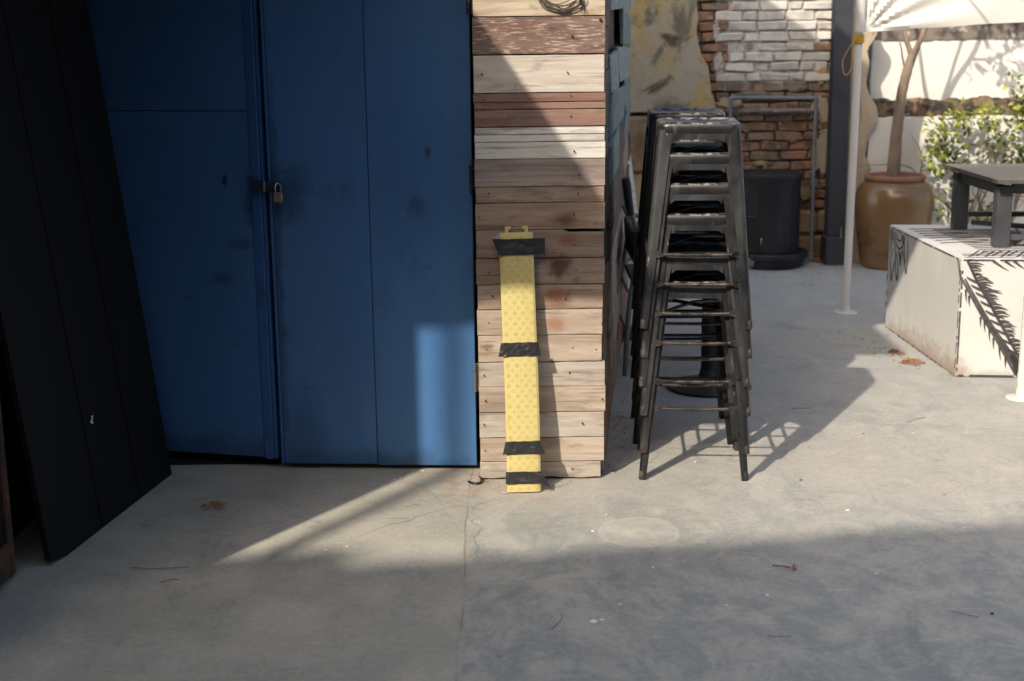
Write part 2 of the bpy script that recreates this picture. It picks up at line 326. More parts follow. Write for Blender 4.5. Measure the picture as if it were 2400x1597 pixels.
M['pole'] = mk('white_painted_pole', (.62, .60, .56), [((.55, .51, .45), (8, 8, 2), .55, .74, .6)], rough=.4)
M['canvas'] = mk('white_canvas', (.62, .60, .56), [((.68, .64, .57), (3, 3, 3), .52, .72, .5)], rough=.85, bump=(200, .1, .001))
M['rope'] = mk('yellow_rope', lin(196, 156, 50), [(lin(150, 112, 36), 90, .45, .65, .8)], rough=.8, bump=(200, .5, .002))
M['wire'] = mk('old_wire', lin(104, 92, 80), [(lin(60, 54, 50), 30, .45, .65, .7)], rough=.6, metal=.2)
M['wire_dk'] = mk('black_wire', lin(30, 30, 32), rough=.6)

# ---- concrete floor: two slabs meeting at a joint, brushed skim coat, scratches, hairline cracks
def concrete():
    mt = bpy.data.materials.new('worn_concrete'); mt.use_nodes = True; t = mt.node_tree; N = t.nodes; L = t.links
    b = N['Principled BSDF']; tc = N.new('ShaderNodeTexCoord'); sp = N.new('ShaderNodeSeparateXYZ')
    L.new(tc.outputs['Object'], sp.inputs[0])
    def math_(op, a, c=None, d=None):
        n = N.new('ShaderNodeMath'); n.operation = op
        for i, v in enumerate((a, c, d)):
            if v is None: continue
            if isinstance(v, (int, float)): n.inputs[i].default_value = v
            else: L.new(v, n.inputs[i])
        return n.outputs[0]
    def noise(sc, det=6, rg=.6, rotz=0., dist=0., loc=(0, 0, 0)):
        mp = N.new('ShaderNodeMapping'); mp.inputs['Scale'].default_value = sc if isinstance(sc, tuple) else (sc,) * 3
        mp.inputs['Rotation'].default_value = (0, 0, rotz); mp.inputs['Location'].default_value = loc
        L.new(tc.outputs['Object'], mp.inputs[0]); n = N.new('ShaderNodeTexNoise'); n.inputs['Scale'].default_value = 1
        n.inputs['Detail'].default_value = det; n.inputs['Roughness'].default_value = rg; n.inputs['Distortion'].default_value = dist
        L.new(mp.outputs[0], n.inputs['Vector']); return n.outputs['Fac']
    def ss(v, lo, hi, a=0., c=1.):
        n = N.new('ShaderNodeMapRange'); n.interpolation_type = 'SMOOTHSTEP'; L.new(v, n.inputs[0])
        for i, x in zip((1, 2, 3, 4), (lo, hi, a, c)): n.inputs[i].default_value = x
        return n.outputs[0]
    def mix(f, a, c):
        n = N.new('ShaderNodeMixRGB')
        for i, v in ((0, f), (1, a), (2, c)):
            if isinstance(v, tuple): n.inputs[i].default_value = (*v, 1)
            elif isinstance(v, (int, float)): n.inputs[i].default_value = v
            else: L.new(v, n.inputs[i])
        return n.outputs[0]
    X, Y = sp.outputs[0], sp.outputs[1]
    wob = noise(1.6, 4, .6, loc=(3, 1, 0))
    jx = math_('ADD', math_('MULTIPLY', math_('SUBTRACT', wob, .5), .06), -.155)    # joint runs along Y near x = -0.16
    dx = math_('SUBTRACT', X, jx)
    right = ss(dx, -.03, .03)
    left_c = mix(ss(noise(2.2, 7, .62), .42, .62), lin(160, 157, 143), lin(178, 173, 157))
    left_c = mix(ss(noise(.9, 5, .6, loc=(5, 0, 0)), .5, .72), left_c, lin(146, 147, 144))
    brush = noise((3.4, 2.4, 1), 9, .68, .5, 1.6)
    right_c = mix(ss(brush, .38, .64), lin(140, 144, 139), lin(172, 169, 158))
    right_c = mix(ss(noise((1.9, 1.1, 1), 7, .64, -.4, 1.2, (4, 4, 0)), .56, .74), right_c, lin(122, 129, 127))
    sun_tint = ss(Y, 4.0, 5.0)  # mask for a warm pale tone painted in along the sunlit strip
    right_c = mix(math_('MULTIPLY', sun_tint, ss(noise(1.1, 5, .6, loc=(8, 3, 0)), .36, .6, .15, .75)), right_c, lin(172, 165, 153))
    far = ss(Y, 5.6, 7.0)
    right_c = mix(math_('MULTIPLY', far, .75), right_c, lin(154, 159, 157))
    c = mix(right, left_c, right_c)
    # pale brushed streaks, both slabs
    for (rz, sc, lo, hi, amt, col, loc) in [(.9, (5, 26, 1), .6, .72, .5, lin(188, 183, 172), (0, 0, 0)), (-.9, (5, 30, 1), .61, .73, .45, lin(108, 112, 114), (2, 7, 0)),
                                           (1.4, (12, 70, 1), .63, .73, .5, lin(100, 97, 93), (6, 2, 0)), (1.9, (5, 40, 1), .63, .74, .4, lin(192, 187, 178), (1, 3, 0))]:
        c = mix(ss(noise(sc, 6, .62, rz, .5, loc), lo, hi, 0, amt), c, col)
    c = mix(ss(noise((3.6, 2.6, 1), 10, .74, .25, 1.3, (3, 6, 0)), .49, .66, 0, .5), c, lin(184, 178, 166))
    c = mix(ss(noise((4.2, 2.6, 1), 10, .74, -.3, 1.3, (7, 1, 0)), .53, .68, 0, .45), c, lin(118, 118, 116))
    c = mix(ss(noise(3.4, 8, .7, loc=(9, 9, 0)), .6, .72, 0, .5), c, lin(196, 190, 178))
    c = mix(ss(noise(5, 8, .7, loc=(1, 8, 0)), .63, .74, 0, .55), c, lin(98, 96, 94))
    c = mix(ss(noise(7, 7, .7, loc=(4, 2, 0)), .66, .75, 0, .4), c, lin(160, 126, 92))
    c = mix(ss(noise(90, 3, .5), .7, .76, 0, .5), c, lin(80, 78, 76))
    c = mix(ss(noise(60, 3, .5, loc=(7, 0, 0)), .71, .77, 0, .6), c, lin(210, 206, 198))
    c = mix(ss(noise((60, 42, 1), 5, .75, .2), .42, .7, 0, .2), c, lin(104, 103, 97))
    c = mix(ss(noise((52, 36, 1), 5, .75, -.2, 0, (5, 5, 0)), .46, .72, 0, .22), c, lin(204, 199, 186))
    # blue paint drips right of the joint
    bl = math_('MULTIPLY', ss(noise(9, 6, .65, loc=(2, 2, 0)), .56, .7), math_('MULTIPLY', ss(dx, 0, .03), ss(dx, .10, .3, 1, 0)))
    c = mix(math_('MULTIPLY', bl, ss(Y, 4.0, 4.3, .6, 0)), c, lin(74, 98, 128))
    # oval pale patch
    ox = math_('DIVIDE', math_('SUBTRACT', X, .406), .128); oy = math_('DIVIDE', math_('SUBTRACT', Y, 4.39), .135)
    rr = math_('SQRT', math_('ADD', math_('MULTIPLY', ox, ox), math_('MULTIPLY', oy, oy)))
    rr = math_('ADD', rr, math_('MULTIPLY', math_('SUBTRACT', noise(9, 4), .5), .3))
    c = mix(math_('MULTIPLY', ss(rr, .9, 1.08, 1, 0), ss(noise(14, 6, .7), .35, .65, .1, .55)), c, lin(186, 178, 166))
    c = mix(math_('MULTIPLY', ss(rr, .9, 1.0), ss(rr, 1.0, 1.1, .25, 0)), c, lin(200, 192, 178))
    # dirt round the column foot and the cable ramp
    dd = math_('MULTIPLY', ss(Y, 4.62, 4.9), math_('MULTIPLY', ss(X, -.5, -.2), ss(X, .0, .3, 1, 0)))
    c = mix(math_('MULTIPLY', dd, ss(noise(12, 7, .7), .44, .62, 0, .7)), c, lin(150, 122, 100))
    # joint line and hairline cracks
    jl = math_('MULTIPLY', ss(math_('ABSOLUTE', dx), .0012, .005, .55, 0), ss(noise(5, 4), .35, .6, .3, 1))
    c = mix(jl, c, lin(128, 106, 88))
    vo = N.new('ShaderNodeTexVoronoi'); vo.feature = 'DISTANCE_TO_EDGE'; vo.inputs['Scale'].default_value = .75
    mv = N.new('ShaderNodeMixRGB'); mv.inputs[0].default_value = .14
    L.new(tc.outputs['Object'], mv.inputs[1])
    nn = N.new('ShaderNodeTexNoise'); nn.inputs['Scale'].default_value = 5; nn.inputs['Detail'].default_value = 8
    L.new(tc.outputs['Object'], nn.inputs['Vector']); L.new(nn.outputs['Color'], mv.inputs[2]); L.new(mv.outputs[0], vo.inputs['Vector'])
    ck = math_('MULTIPLY', ss(vo.outputs['Distance'], .0008, .003, .4, 0), ss(noise(.9, 3, loc=(3, 3, 0)), .53, .6))
    c = mix(ck, c, lin(88, 84, 80))
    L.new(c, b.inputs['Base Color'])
    L.new(ss(noise(6, 6), .35, .7, .5, .8), b.inputs['Roughness']); b.inputs['Specular IOR Level'].default_value = .35
    h = math_('ADD', math_('MULTIPLY', noise(28, 8, .7), .5), math_('MULTIPLY', noise(3, 5), 1.2))
    h = math_('SUBTRACT', h, math_('ADD', math_('MULTIPLY', jl, .8), math_('MULTIPLY', ck, .6)))
    bp = N.new('ShaderNodeBump'); bp.inputs['Strength'].default_value = .3; bp.inputs['Distance'].default_value = .006
    L.new(h, bp.inputs['Height']); L.new(bp.outputs[0], b.inputs['Normal'])
    return mt
M['concrete'] = concrete()

# ============================================================ SETTING
g = MB(); g.add([(-60, -60, 0), (60, -60, 0), (60, 60, 0), (-60, 60, 0)], [(0, 1, 2, 3)])
struct(g.build('ground', M['concrete']))

# building behind the camera (throws the foreground shade)
b0 = Vector((-4.63, -1.81, 0)); bd = Vector((.989, .147, 0)); bn = Vector((.147, -.989, 0))
mb = MB(); A = b0 - bd * 9; B = b0 + bd * 15
mb.prism([A, B, B + bn * 6, A + bn * 6], (0, 0, 5.57))
A2 = b0 + bd * .22; mb.prism([v + Vector((0, 0, 5.575)) for v in (A, A2, A2 + bn * .3, A + bn * .3)], (0, 0, .15))
tag(mb.build('unseen_building', M['grey_wall'], off=(0, -3, 0)), 'rendered building behind the viewer whose roof edge shades the foreground', 'building')
mb = MB(); mb.prism([(-1.80, 3.15, 0), (-4.62, -1.22, 0), (-9.5, -1.22, 0), (-9.5, 3.15, 0)], (0, 0, 5.2))  # added out of view: blocks the left sky so the door side darkens
tag(mb.build('unseen_building', M['timber'], off=(-6, 1, 0)), 'unseen dark timber block added to keep sky light off the left side of the yard', 'building')

# lean-to canopy over the left side: its right edge and front edge shade the door and the column
cn = thing('canopy', 'tin lean-to canopy on thin posts over the door side of the yard', 'canopy', (-2.4, 2.7, 0))
mb = MB(); mb.box((-3.365, 4.03, 2.565), (5.25, 2.16, .03)); mb.build('roof_sheet', M['tin'], cn)
for px in (-1.735,):
    MB().box((px, 3.22, 1.24), (.06, .06, 2.48)).build('post', M['timber'], cn)
MB().box((-2.6, 3.07, 2.515), (3.4, .07, .066)).build('beam', M['timber'], cn)
pm = MB(); pm.tube([(-3.515, -.05, 0), (-3.515, -.05, 5.4)], [.036, .034], 12)
tag(pm.build('timber_pole', M['timber'], off=(-3.515, -.05, 0)), 'slim timber pole standing behind the viewer, left of the yard', 'pole')
# wall of the left wing behind the black board, and the rusty gate leaf
mb = MB(); mb.box((-1.86, 4.42, 1.27), (.46, 2.36, 2.54))
tag(mb.build('side_wall', M['dark'], off=(-1.86, 4.42, 0)), 'dark wall of the left wing behind the leaning black board', 'wall')
gt = thing('gate', 'rusty steel gate leaf standing open beside the black board', 'gate', (-1.56, 3.7, 0))
mb = MB(); mb.cbox((-1.565, 3.633, 1.23), (.07, .805, 2.42), .006); mb.build('gate_panel', M['black_board'], gt)
mb = MB(); mb.cbox((-1.565, 4.055, 1.23), (.1, .04, 2.44), .006); mb.build('edge_strip', M['rust'], gt)
mb = MB(); mb.cbox((-1.565, 3.635, .07), (.1, .80, .1), .006); mb.build('bottom_rail', M['rust'], gt)
# leaning black board
bb = thing('black_board', 'tall black painted board leaning beside the blue door', 'board', (-1.35, 4.6, 0))
lean = .107
def bpt(s, z, o=0):
    x = lerp(-1.272, -1.43, s) - lean * z; y = lerp(5.06, 4.142, s); return (x + o, y, z)
mb = MB()
bot = [(0, .0), (.35, .0), (.72, .0), (.9, .0), (1, .02)]
P = [bpt(s, z) for s, z in bot] + [bpt(1.0, 2.42), bpt(0, 2.42)]
mb.prism(P, (-.018, 0, 0)); mb.build('panel', M['black_board'], bb)
mb = MB()
for s, z0, z1 in [(.62, 0, 2.4), (.3, 0, 2.4)]:
    mb.prism([bpt(s, z0 + .01, .001), bpt(s + .006, z0 + .01, .001), bpt(s + .006, z1, .001), bpt(s, z1, .001)], (.003, 0, 0))
mb.build('seam_strip', M['black_board'], bb)
c0 = Vector(bpt(.56, .355, .002)); mb = MB()
mb.prism([c0 + Vector((0, -y * 1.4, z * .62)) for y, z in [(-.012, .022), (.002, .026), (.0, .012), (.008, .004), (.014, -.006), (.006, -.004), (.002, -.018), (-.008, -.02), (-.003, -.004), (-.006, .01)]], (.0015, 0, 0))
mb.build('paint_chip', M['flake'], bb)

# ============================================================ DOORS
# plane of the right leaf: hinge side (-.129, 5.07) to lock side (-.866, 5.10); the left leaf is pulled back a little more
def door(name, label, p0, p1, z0, z1, parts, yshift=0):
    a = Vector((*p0, 0)); b = Vector((*p1, 0)); d = (b - a).normalized(); n = Vector((d.y, -d.x, 0))
    if n.y > 0: n = -n
    return a, b, d, n
drz = (.022, 2.35)
root = thing('blue_door', 'blue painted plywood door leaf with hinges beside the plank column', 'door', (-.5, 5.09, 0))
a, b, d, n = door('', '', (-.136, 5.065), (-.868, 5.105), 0, 0, None)
def leaf_panel(a, d, n, s0, s1, z0, z1, th=.035, lift=0, name='panel', mat='door', parent=None, bev=.002):
    c = a + d * (s0 + s1) / 2 - n * (th / 2 - lift) + Vector((0, 0, (z0 + z1) / 2))
    rot = Matrix((d, -n, Vector((0, 0, 1)))).transposed()
    if rot.determinant() < 0: rot = Matrix((-d, -n, Vector((0, 0, 1)))).transposed()
    return MB().cbox(c, (abs(s1 - s0), th, z1 - z0), bev, rot).build(name, M[mat], parent)
Ld = (b - a).length
leaf_panel(a, d, n, .0, .370, drz[0] - .004, drz[1], parent=root)
leaf_panel(a, d, n, .3725, Ld - .012, drz[0], drz[1], parent=root)
leaf_panel(a, d, n, .02, Ld - .02, drz[0] + .006, drz[1] - .01, th=.03, lift=-.012, name='core', mat='dark', parent=root)
leaf_panel(a, d, n, Ld - .0105, Ld, drz[0], drz[1], th=.04, lift=.003, name='edge_strip', mat='door_edge', parent=root)
for (z0, z1, mt) in [(.308, .413, 'steel'), (1.035, 1.136, 'steel_dark'), (1.655, 1.75, 'steel_dark')]:
    hz = Vector((-.1365, 5.042, 0)); h = MB()
    h.tube([hz + Vector((0, 0, z0)), hz + Vector((0, 0, z1))], .0072, 10)
    h.cbox((-.1235, 5.052, (z0 + z1) / 2), (.012, .012, z1 - z0), .001)
    for q in range(1, 5): h.tube([hz + Vector((0, 0, lerp(z0, z1, q / 5) - .0015)), hz + Vector((0, 0, lerp(z0, z1, q / 5) + .0015))], .0082, 10)
    h.build('hinge', M[mt], root, smooth=True)
root2 = thing('blue_door', 'blue painted door leaf in deep shade between the black board and the padlock', 'door', (-1.2, 5.2, 0))
a2, b2, d2, n2 = door('', '', (-.884, 5.105), (-1.70, 5.30), 0, 0, None)
L2 = (b2 - a2).length
leaf_panel(a2, d2, n2, .05, L2, 1.331, drz[1], mat='door_l', parent=root2); leaf_panel(a2, d2, n2, .05, L2, .045, 1.328, mat='door_l', parent=root2)
leaf_panel(a2, d2, n2, .02, L2 - .02, .06, drz[1] - .01, th=.03, lift=-.012, name='core', mat='dark', parent=root2)
leaf_panel(a2, d2, n2, .012, .048, .04, drz[1], th=.04, lift=.004, name='edge_strip', mat='door_edge', parent=root2)
leaf_panel(a2, d2, n2, .0, .0105, .04, drz[1], th=.03, lift=-.004, name='stop_strip', mat='door_edge', parent=root2)
hs = MB(); hs.cbox((-.905, 5.092, 1.063), (.046, .008, .042), .002); ho = hs.build('hasp', M['steel_dark'], root2)
hs = MB(); hs.cbox((-.851, 5.086, 1.063), (.060, .006, .036), .002); hs.build('strap', M['steel_dark'], ho)
hs = MB(); hs.tube([(-.880, 5.086, 1.043), (-.880, 5.086, 1.083)], .005); hs.build('knuckle', M['steel'], ho)
pk = thing('padlock', 'small brass padlock hanging from the door hasp', 'padlock', (-.83, 5.07, 1.0))
MB().cbox((-.829, 5.068, 1.027), (.032, .016, .036), .003).build('lock_body', M['brass'], pk)
MB().tube(spline([(-.838, 5.072, 1.044), (-.838, 5.068, 1.062), (-.836, 5.066, 1.072), (-.828, 5.066, 1.078), (-.820, 5.067, 1.070), (-.818, 5.068, 1.058), (-.818, 5.068, 1.044)], 4), .0034, 8).build('shackle', M['chrome'], pk, smooth=True)

# ============================================================ TIMBER HOUSE (column, side wall, roof)
hb = thing('timber_house', 'timber clad house end with plank front and peeling teal side boards', 'house', (.1, 5.2, 0))
MB().box((-.112, 5.02, 1.2), (.018, .09, 2.4)).build('door_frame', M['redframe'], hb)
MB().box((.105, 5.10, 1.2), (.40, .20, 2.398)).build('core', M['dark'], hb)
MB().box((-.9, 5.75, 1.2), (1.6, .06, 2.39)).build('dark_inner_wall', M['dark'], hb)  # near-black colour stands for the unlit space behind the doors
MB().box((-.9, 5.5, .004), (1.6, .66, .006)).build('door_gap_shade', M['dark'], hb)  # near-black sheet: shade under the doors put in as colour
MB().box((-.75, 5.18, 2.66), (2.2, .12, .6)).build('lintel_wall', M['timber'], hb)
zs = [1.99, 1.6453, 1.5181, 1.388, 1.3578, 1.3335, 1.275, 1.2475, 1.2221, 1.163, 1.0666, 1.0112, .9158, .8157, .7225, .6317, .5393, .4415, .3492, .2538, .1584, .068, .004]
zs = [2.36, 2.18, 1.99 - .16] + zs[1:]
wm = ['w_grey', 'w_brown', 'w_tan', 'w_red', 'w_cream', 'w_rust', 'w_rust', 'w_rust', 'w_white', 'w_white', 'w_white', 'w_grey', 'w_brown', 'w_brown', 'w_dk', 'w_dk', 'w_brown', 'w_lt', 'w_lt', 'w_lt2', 'w_lt', 'w_lt2', 'w_lt', 'w_lt2']
wide = {3: .006, 4: .005, 5: .003}
prnd = random.Random(3)
for i in range(len(zs) - 1):
    zt, zb = zs[i], zs[i + 1]; hgap = .0022 if i not in (3, 4) else .004
    xl = -.122 + prnd.uniform(-.001, .003); xr = .328 + prnd.uniform(-.002, .003)
    if i in (16, 17, 18): xr -= .008
    if i in (20,): xr += .004
    if i == 23: xr -= .01
    yf = 4.945 + prnd.uniform(-.005, .005); tl = prnd.uniform(-.002, .002); tr = prnd.uniform(-.002, .002)
    ns = 22; sd_ = i * 7.3; mb = MB(); th = .024
    P = []
    for k in range(ns + 1):
        u = k / ns; x = lerp(xl, xr, u)
        top = zt - hgap / 2 + lerp(tl, tr, u) * .4 + .0011 * nz(x * 14, sd_); bt = zb + hgap / 2 + .0011 * nz(x * 14, sd_ + 4)
        if i == 14 and x > .195: top -= .009                                   # chipped upper edge
        if i == 19: top -= .0035 * max(0, nz(x * 30, sd_) + .2)
        if i == 23: bt += .010 * max(0, nz(x * 18, sd_ + 2) + .25)
        if i == 20 and x > .27: top += .003
        P.append((x, top, bt))
    vs = []; fs = []; e = .0018
    for (x, top, bt) in P:
        vs += [(x, yf + th, top), (x, yf + e, top), (x, yf, top - e), (x, yf - .0008 * nz(x * 9, sd_), (top + bt) / 2), (x, yf, bt + e), (x, yf + e, bt), (x, yf + th, bt)]
    for k in range(ns):
        for q in range(6): fs.append((k * 7 + q, k * 7 + q + 1, (k + 1) * 7 + q + 1, (k + 1) * 7 + q))
        fs.append((k * 7 + 6, k * 7, (k + 1) * 7, (k + 1) * 7 + 6))
    fs.append(tuple(range(7))[::-1]); fs.append(tuple(ns * 7 + q for q in range(7)))
    mb.add(vs, fs); mb.build('plank', M[wm[i]], hb)
nb = MB()
for i in range(2, len(zs) - 1):
    zt, zb = zs[i], zs[i + 1]
    if zt - zb < .028: continue
    pos = [-.088 + prnd.uniform(-.01, .012), .232 + prnd.uniform(-.03, .012)]
    if i in (17, 18, 20): pos.append(.305)
    for x in pos:
        zc = (zt + zb) / 2 + prnd.uniform(-.008, .008); r_ = prnd.uniform(.0020, .0034)
        if prnd.random() < .18: continue
        x += prnd.uniform(-.02, .02)
        nb.tube([(x, 4.955, zc), (x, 4.9390, zc), (x, 4.9380, zc)], [r_, r_, r_ * .7], 8)
nb.tube([(.313, 4.955, 1.632), (.313, 4.9405, 1.632)], .0045, 10)
stuff(nb.build('nail_heads', M['nail'], hb))
# side wall: boards along the house, uneven and partly peeled off
sv = Vector((.109, .994, 0)); sn = Vector((.994, -.109, 0)); s0 = Vector((.331, 4.972, 0))
mb = MB(); c = s0 + sv * 1.68 - sn * .09 + Vector((0, 0, 1.5)); rot = Matrix((sv, -sn, Vector((0, 0, 1)))).transposed()
mb.box(c, (3.36, .10, 3.0), rot); mb.build('side_core', M['timber'], hb)
srnd = random.Random(11)
def sboard(sa, sb, z0, z1, out, tilt, mat, th=.02, roll=0):
    L_ = sb - sa; c = s0 + sv * (sa + sb) / 2 + sn * (out - th / 2 - .012) + Vector((0, 0, (z0 + z1) / 2))
    rt_ = rot @ Matrix.Rotation(tilt, 3, 'Y') @ Matrix.Rotation(roll, 3, 'X')
    MB().cbox(c, (L_ - .004, th, z1 - z0 - .004), .002, rt_, jit=.003).build('side_board', M[mat], hb)
z = .02
while z < 2.3:                                                     # front corner boards, brown
    h_ = srnd.uniform(.1, .21); sboard(.004, srnd.uniform(.42, .55), z, z + h_, .002 + srnd.uniform(0, .006), srnd.uniform(-.02, .02), srnd.choice(['w_side', 'w_side', 'w_dk']), .018); z += h_
z = .28
while z < 2.3:
    h_ = srnd.uniform(.12, .19); s = .5 + srnd.uniform(-.06, .06)
    while s < 3.2:
        l_ = srnd.uniform(.8, 1.9)
        if z > 1.28: mt = srnd.choice(['w_teal', 'w_teal2', 'w_teal', 'w_teal2', 'w_teal', 'w_teal2', 'w_ochre'])
        elif z > .85: mt = srnd.choice(['w_teal', 'w_teal2', 'w_teal', 'w_ochre', 'w_side'])
        else: mt = srnd.choice(['w_side', 'w_grey', 'w_side', 'w_brown'])
        if srnd.random() > .06:
            sboard(s, min(s + l_, 3.32), z, z + h_, .006 + srnd.uniform(0, .009) + .004 * (z > .8), srnd.uniform(-.035, .035), mt, .018, srnd.uniform(-.06, .06))
        s += l_
    z += h_
s = .05
while s < 3.2:
    l_ = srnd.uniform(.3, .6); sboard(s, min(s + l_, 3.3), .006, .26, .004 + srnd.uniform(0, .008), 0, srnd.choice(['w_orange', 'w_orange', 'w_dk']), .018); s += l_
# gable roof: front eave, ridge, rear eave
rf = MB(); X0, X1 = -4.5, .60
def roofp(x, y, z): return (x + .11 * (y - 4.95), y, z)
rp = [(4.55, 2.93), (6.55, 4.05), (8.5, 3.0)]
for (ya, za), (yb, zb) in zip(rp, rp[1:]):
    rf.prism([roofp(X0, ya, za), roofp(X1 - .12, ya, za), roofp(X1 - .12, yb, zb), roofp(X0, yb, zb)], (0, 0, -.05))
rf.build('roof', M['tin'], hb)
gb = MB(); gb.prism([tuple(s0 + sv * q + Vector((0, 0, z_))) for q, z_ in [(0, 2.39), (3.36, 2.6), (3.36, 3.05), (1.6, 3.98), (0, 3.05)]], -sn * .05)
gb.build('gable_wall', M['timber'], hb)
aw = thing('awning', 'tin awning on timber arms over the front of the timber house', 'awning', (.4, 4.7, 2.9))
MB().box((.05, 4.76, 2.92), (3.3, .52, .03)).build('awning_sheet', M['tin'], aw)
MB().box((-.72, 4.66, 2.475), (1.96, .84, .03)).build('sky_block_sheet', M['tin'], aw)  # extra unseen sheet, added to keep overhead sky light off the doors
for x in (-1.4, -.3, .28):
    MB().box((x, 4.78, 2.885), (.05, .46, .035)).build('arm', M['timber'], aw)

# coil of old wire hung on the top plank
wc = thing('wire_coil', 'tangled coil of old wire hanging on the top plank', 'wire', (.2, 4.93, 1.68))
wr = random.Random(5); mb = MB()
for k in range(6):
    rx, rz = wr.uniform(.05, .075), wr.uniform(.03, .05); cx, cz = .172 + wr.uniform(-.008, .012), 1.712 + wr.uniform(-.004, .010)
    pts = [(cx + rx * math.cos(t) * (1 + .06 * math.sin(3 * t + k)), 4.936 - .0025 * k * .5 - .003 * abs(math.sin(t * 2 + k)), cz + rz * math.sin(t) * (1 + .08 * math.cos(2 * t + k))) for t in [2 * math.pi * q / 40 for q in range(41)]]
    mb.tube(pts, .0019, 6)
mb.tube(spline([(.125, 4.932, 1.700), (.165, 4.931, 1.676), (.20, 4.931, 1.669), (.235, 4.931, 1.680), (.25, 4.932, 1.70)], 6), .0021, 6)
mb.build('loops', M['wire'], wc, smooth=True)
mb = MB()
for k in range(5): mb.tube([(.246 + .004 * math.cos(t + k), 4.931 - .004 * math.sin(t + k), 1.682 + .006 * k + .002 * t / 6) for t in [q * .6 for q in range(12)]], .0016, 5)
mb.build('binding', M['wire_dk'], wc)
for a_, b_ in [((.247, 4.931, 1.69), (.249, 4.933, 1.655)), ((.252, 4.931, 1.69), (.261, 4.933, 1.656))]:
    MB().tube([a_, ((a_[0] + b_[0]) / 2 + .002, 4.931, (a_[2] + b_[2]) / 2), b_], .0014, 5).build('wire_end', M['rust'], wc)

# ============================================================ CABLE RAMP
rp_ = thing('cable_ramp', 'yellow rubber cable ramp with black tape leaning against the plank column', 'cable ramp', (.036, 4.79, 0))
bl, tl_ = Vector((.0365, 4.800, .004)), Vector((.0205, 4.917, .912))
ry = (tl_ - bl).normalized(); rxv = Vector((1, 0, 0)); rxv = (rxv - ry * rxv.dot(ry)).normalized(); rn = ry.cross(rxv); rn = rn if rn.y < 0 else -rn
RL = (tl_ - bl).length
def rpt(x, s, o=0): return bl + rxv * x + ry * s + rn * o
prof = [(-.0595, -.008), (-.0595, .002), (-.052, .0075), (-.02, .0105), (.02, .0105), (.052, .0075), (.0595, .002), (.0595, -.008)]
mb = MB(); ns = 16; vs = []; fs = []
for k in range(ns + 1):
    s_ = RL * k / ns; bow = .0022 * math.sin(math.pi * k / ns * 1.6)
    for (x, o) in prof: vs.append(rpt(x + bow, s_, o))
for k in range(ns):
    for q in range(8): fs.append((k * 8 + q, k * 8 + (q + 1) % 8, (k + 1) * 8 + (q + 1) % 8, (k + 1) * 8 + q))
fs += [tuple(range(8)), tuple(ns * 8 + q for q in range(8))[::-1]]
mb.add(vs, fs); mb.build('ramp_body', M['yellow'], rp_)
for sx in (-1, 1):
    hk = MB(); x0 = .034 * sx
    pr_ = [(x0 - .005 * sx, RL - .002), (x0 + .006 * sx, RL - .002), (x0 + .006 * sx, RL + .022), (x0 - .014 * sx, RL + .022), (x0 - .014 * sx, RL + .012), (x0 - .005 * sx, RL + .012)]
    hk.prism([rpt(x, s_, .004) for x, s_ in pr_], -rn * .012); hk.build('hook', M['yellow'], rp_)
tb = MB(); row = 0; s_ = .012; bw, bh = .0008, .0009
while s_ < RL - .01:
    xs, dg = ((-.044, -.0147, .0147, .044), 1) if row % 2 == 0 else ((-.029, .0, .029), -1)
    for x in xs:
        bow = .0022 * math.sin(math.pi * s_ / RL * 1.6); o0 = .0105 if abs(x) < .02 else .0105 - .003 * (abs(x) - .02) / .032
        for q in (-1, 0, 1):
            cx, cs = x + bow + q * .0032 * dg * -.7 * -1 * 1, s_ + q * .0032 * -.75 * 1.2 * (1 if dg > 0 else 1)
            cx = x + bow + q * .0047 * .72; cs = s_ - q * .0047 * .72 * dg
            dv = (rxv * .7 + ry * .7 * dg).normalized(); cv = rn.cross(dv)
            p = rpt(cx, cs, o0 - .001); hl = .0078
            A_ = [p - dv * hl - cv * bw, p + dv * hl - cv * bw, p + dv * hl + cv * bw, p - dv * hl + cv * bw]
            top = [v + rn * (bh + .001) * 1 + (p - v) * .18 for v in A_]
            tb.add(A_ + top, [(4, 5, 6, 7), (0, 1, 5, 4), (1, 2, 6, 5), (2, 3, 7, 6), (3, 0, 4, 7)])
    s_ += .0183; row += 1
M['tread'] = mk('dirty_yellow_tread', lin(186, 166, 100), [(lin(160, 138, 78), 60, .45, .65, .7)], rough=.5)
stuff(tb.build('tread_bars', M['tread'], rp_))
def tape(s0_, s1_, xl0, xl1, xr0, xr1, seed, flapL=0, flapR=0, dropL=0, dropR=0):
    """strip across the ramp from s0_ (low) to s1_ (high); the loose ends flare by flapL / flapR"""
    def fn(u, v):
        x = lerp(lerp(xl0, xl1, v), lerp(xr0, xr1, v), u); s_ = lerp(s0_, s1_, v) + .0022 * nz(u * 5, seed) * (1 if v > .5 else -.4)
        o = .0128 if abs(x) < .054 else .0128 - (abs(x) - .054) * .35
        o += .0022 * (nz(u * 9, v * 4, seed) + .5) + .0012 * nz(u * 24, v * 8, seed)
        if x < -.0605: t = (-x - .0605); s_ += -t * dropL; o += t * flapL
        if x > .0605: t = x - .0605; s_ += -t * dropR; o += t * flapR
        return rpt(x, s_, o)
    o = MB().sheet(fn, 40, 10, -.0006).build('tape_strip', M['tape'], rp_, smooth=True)
    return o
t1 = tape(.838, .894, -.064, -.086, .0965, .0985, 1.3, .2, .1)
mb = MB(); mb.prism([rpt(-.0605, .918, .0085), rpt(-.0605, .893, .0085), rpt(-.0855, .893, .006)], rn * .0008); mb.build('folded_end', M['tape_back'], t1)
tape(.484, .532, -.076, -.066, .074, .064, 4.1, .1, .2, .1, .15)
tape(.136, .182, -.072, -.060, .078, .062, 7.7, .1, .3, .2, .2)
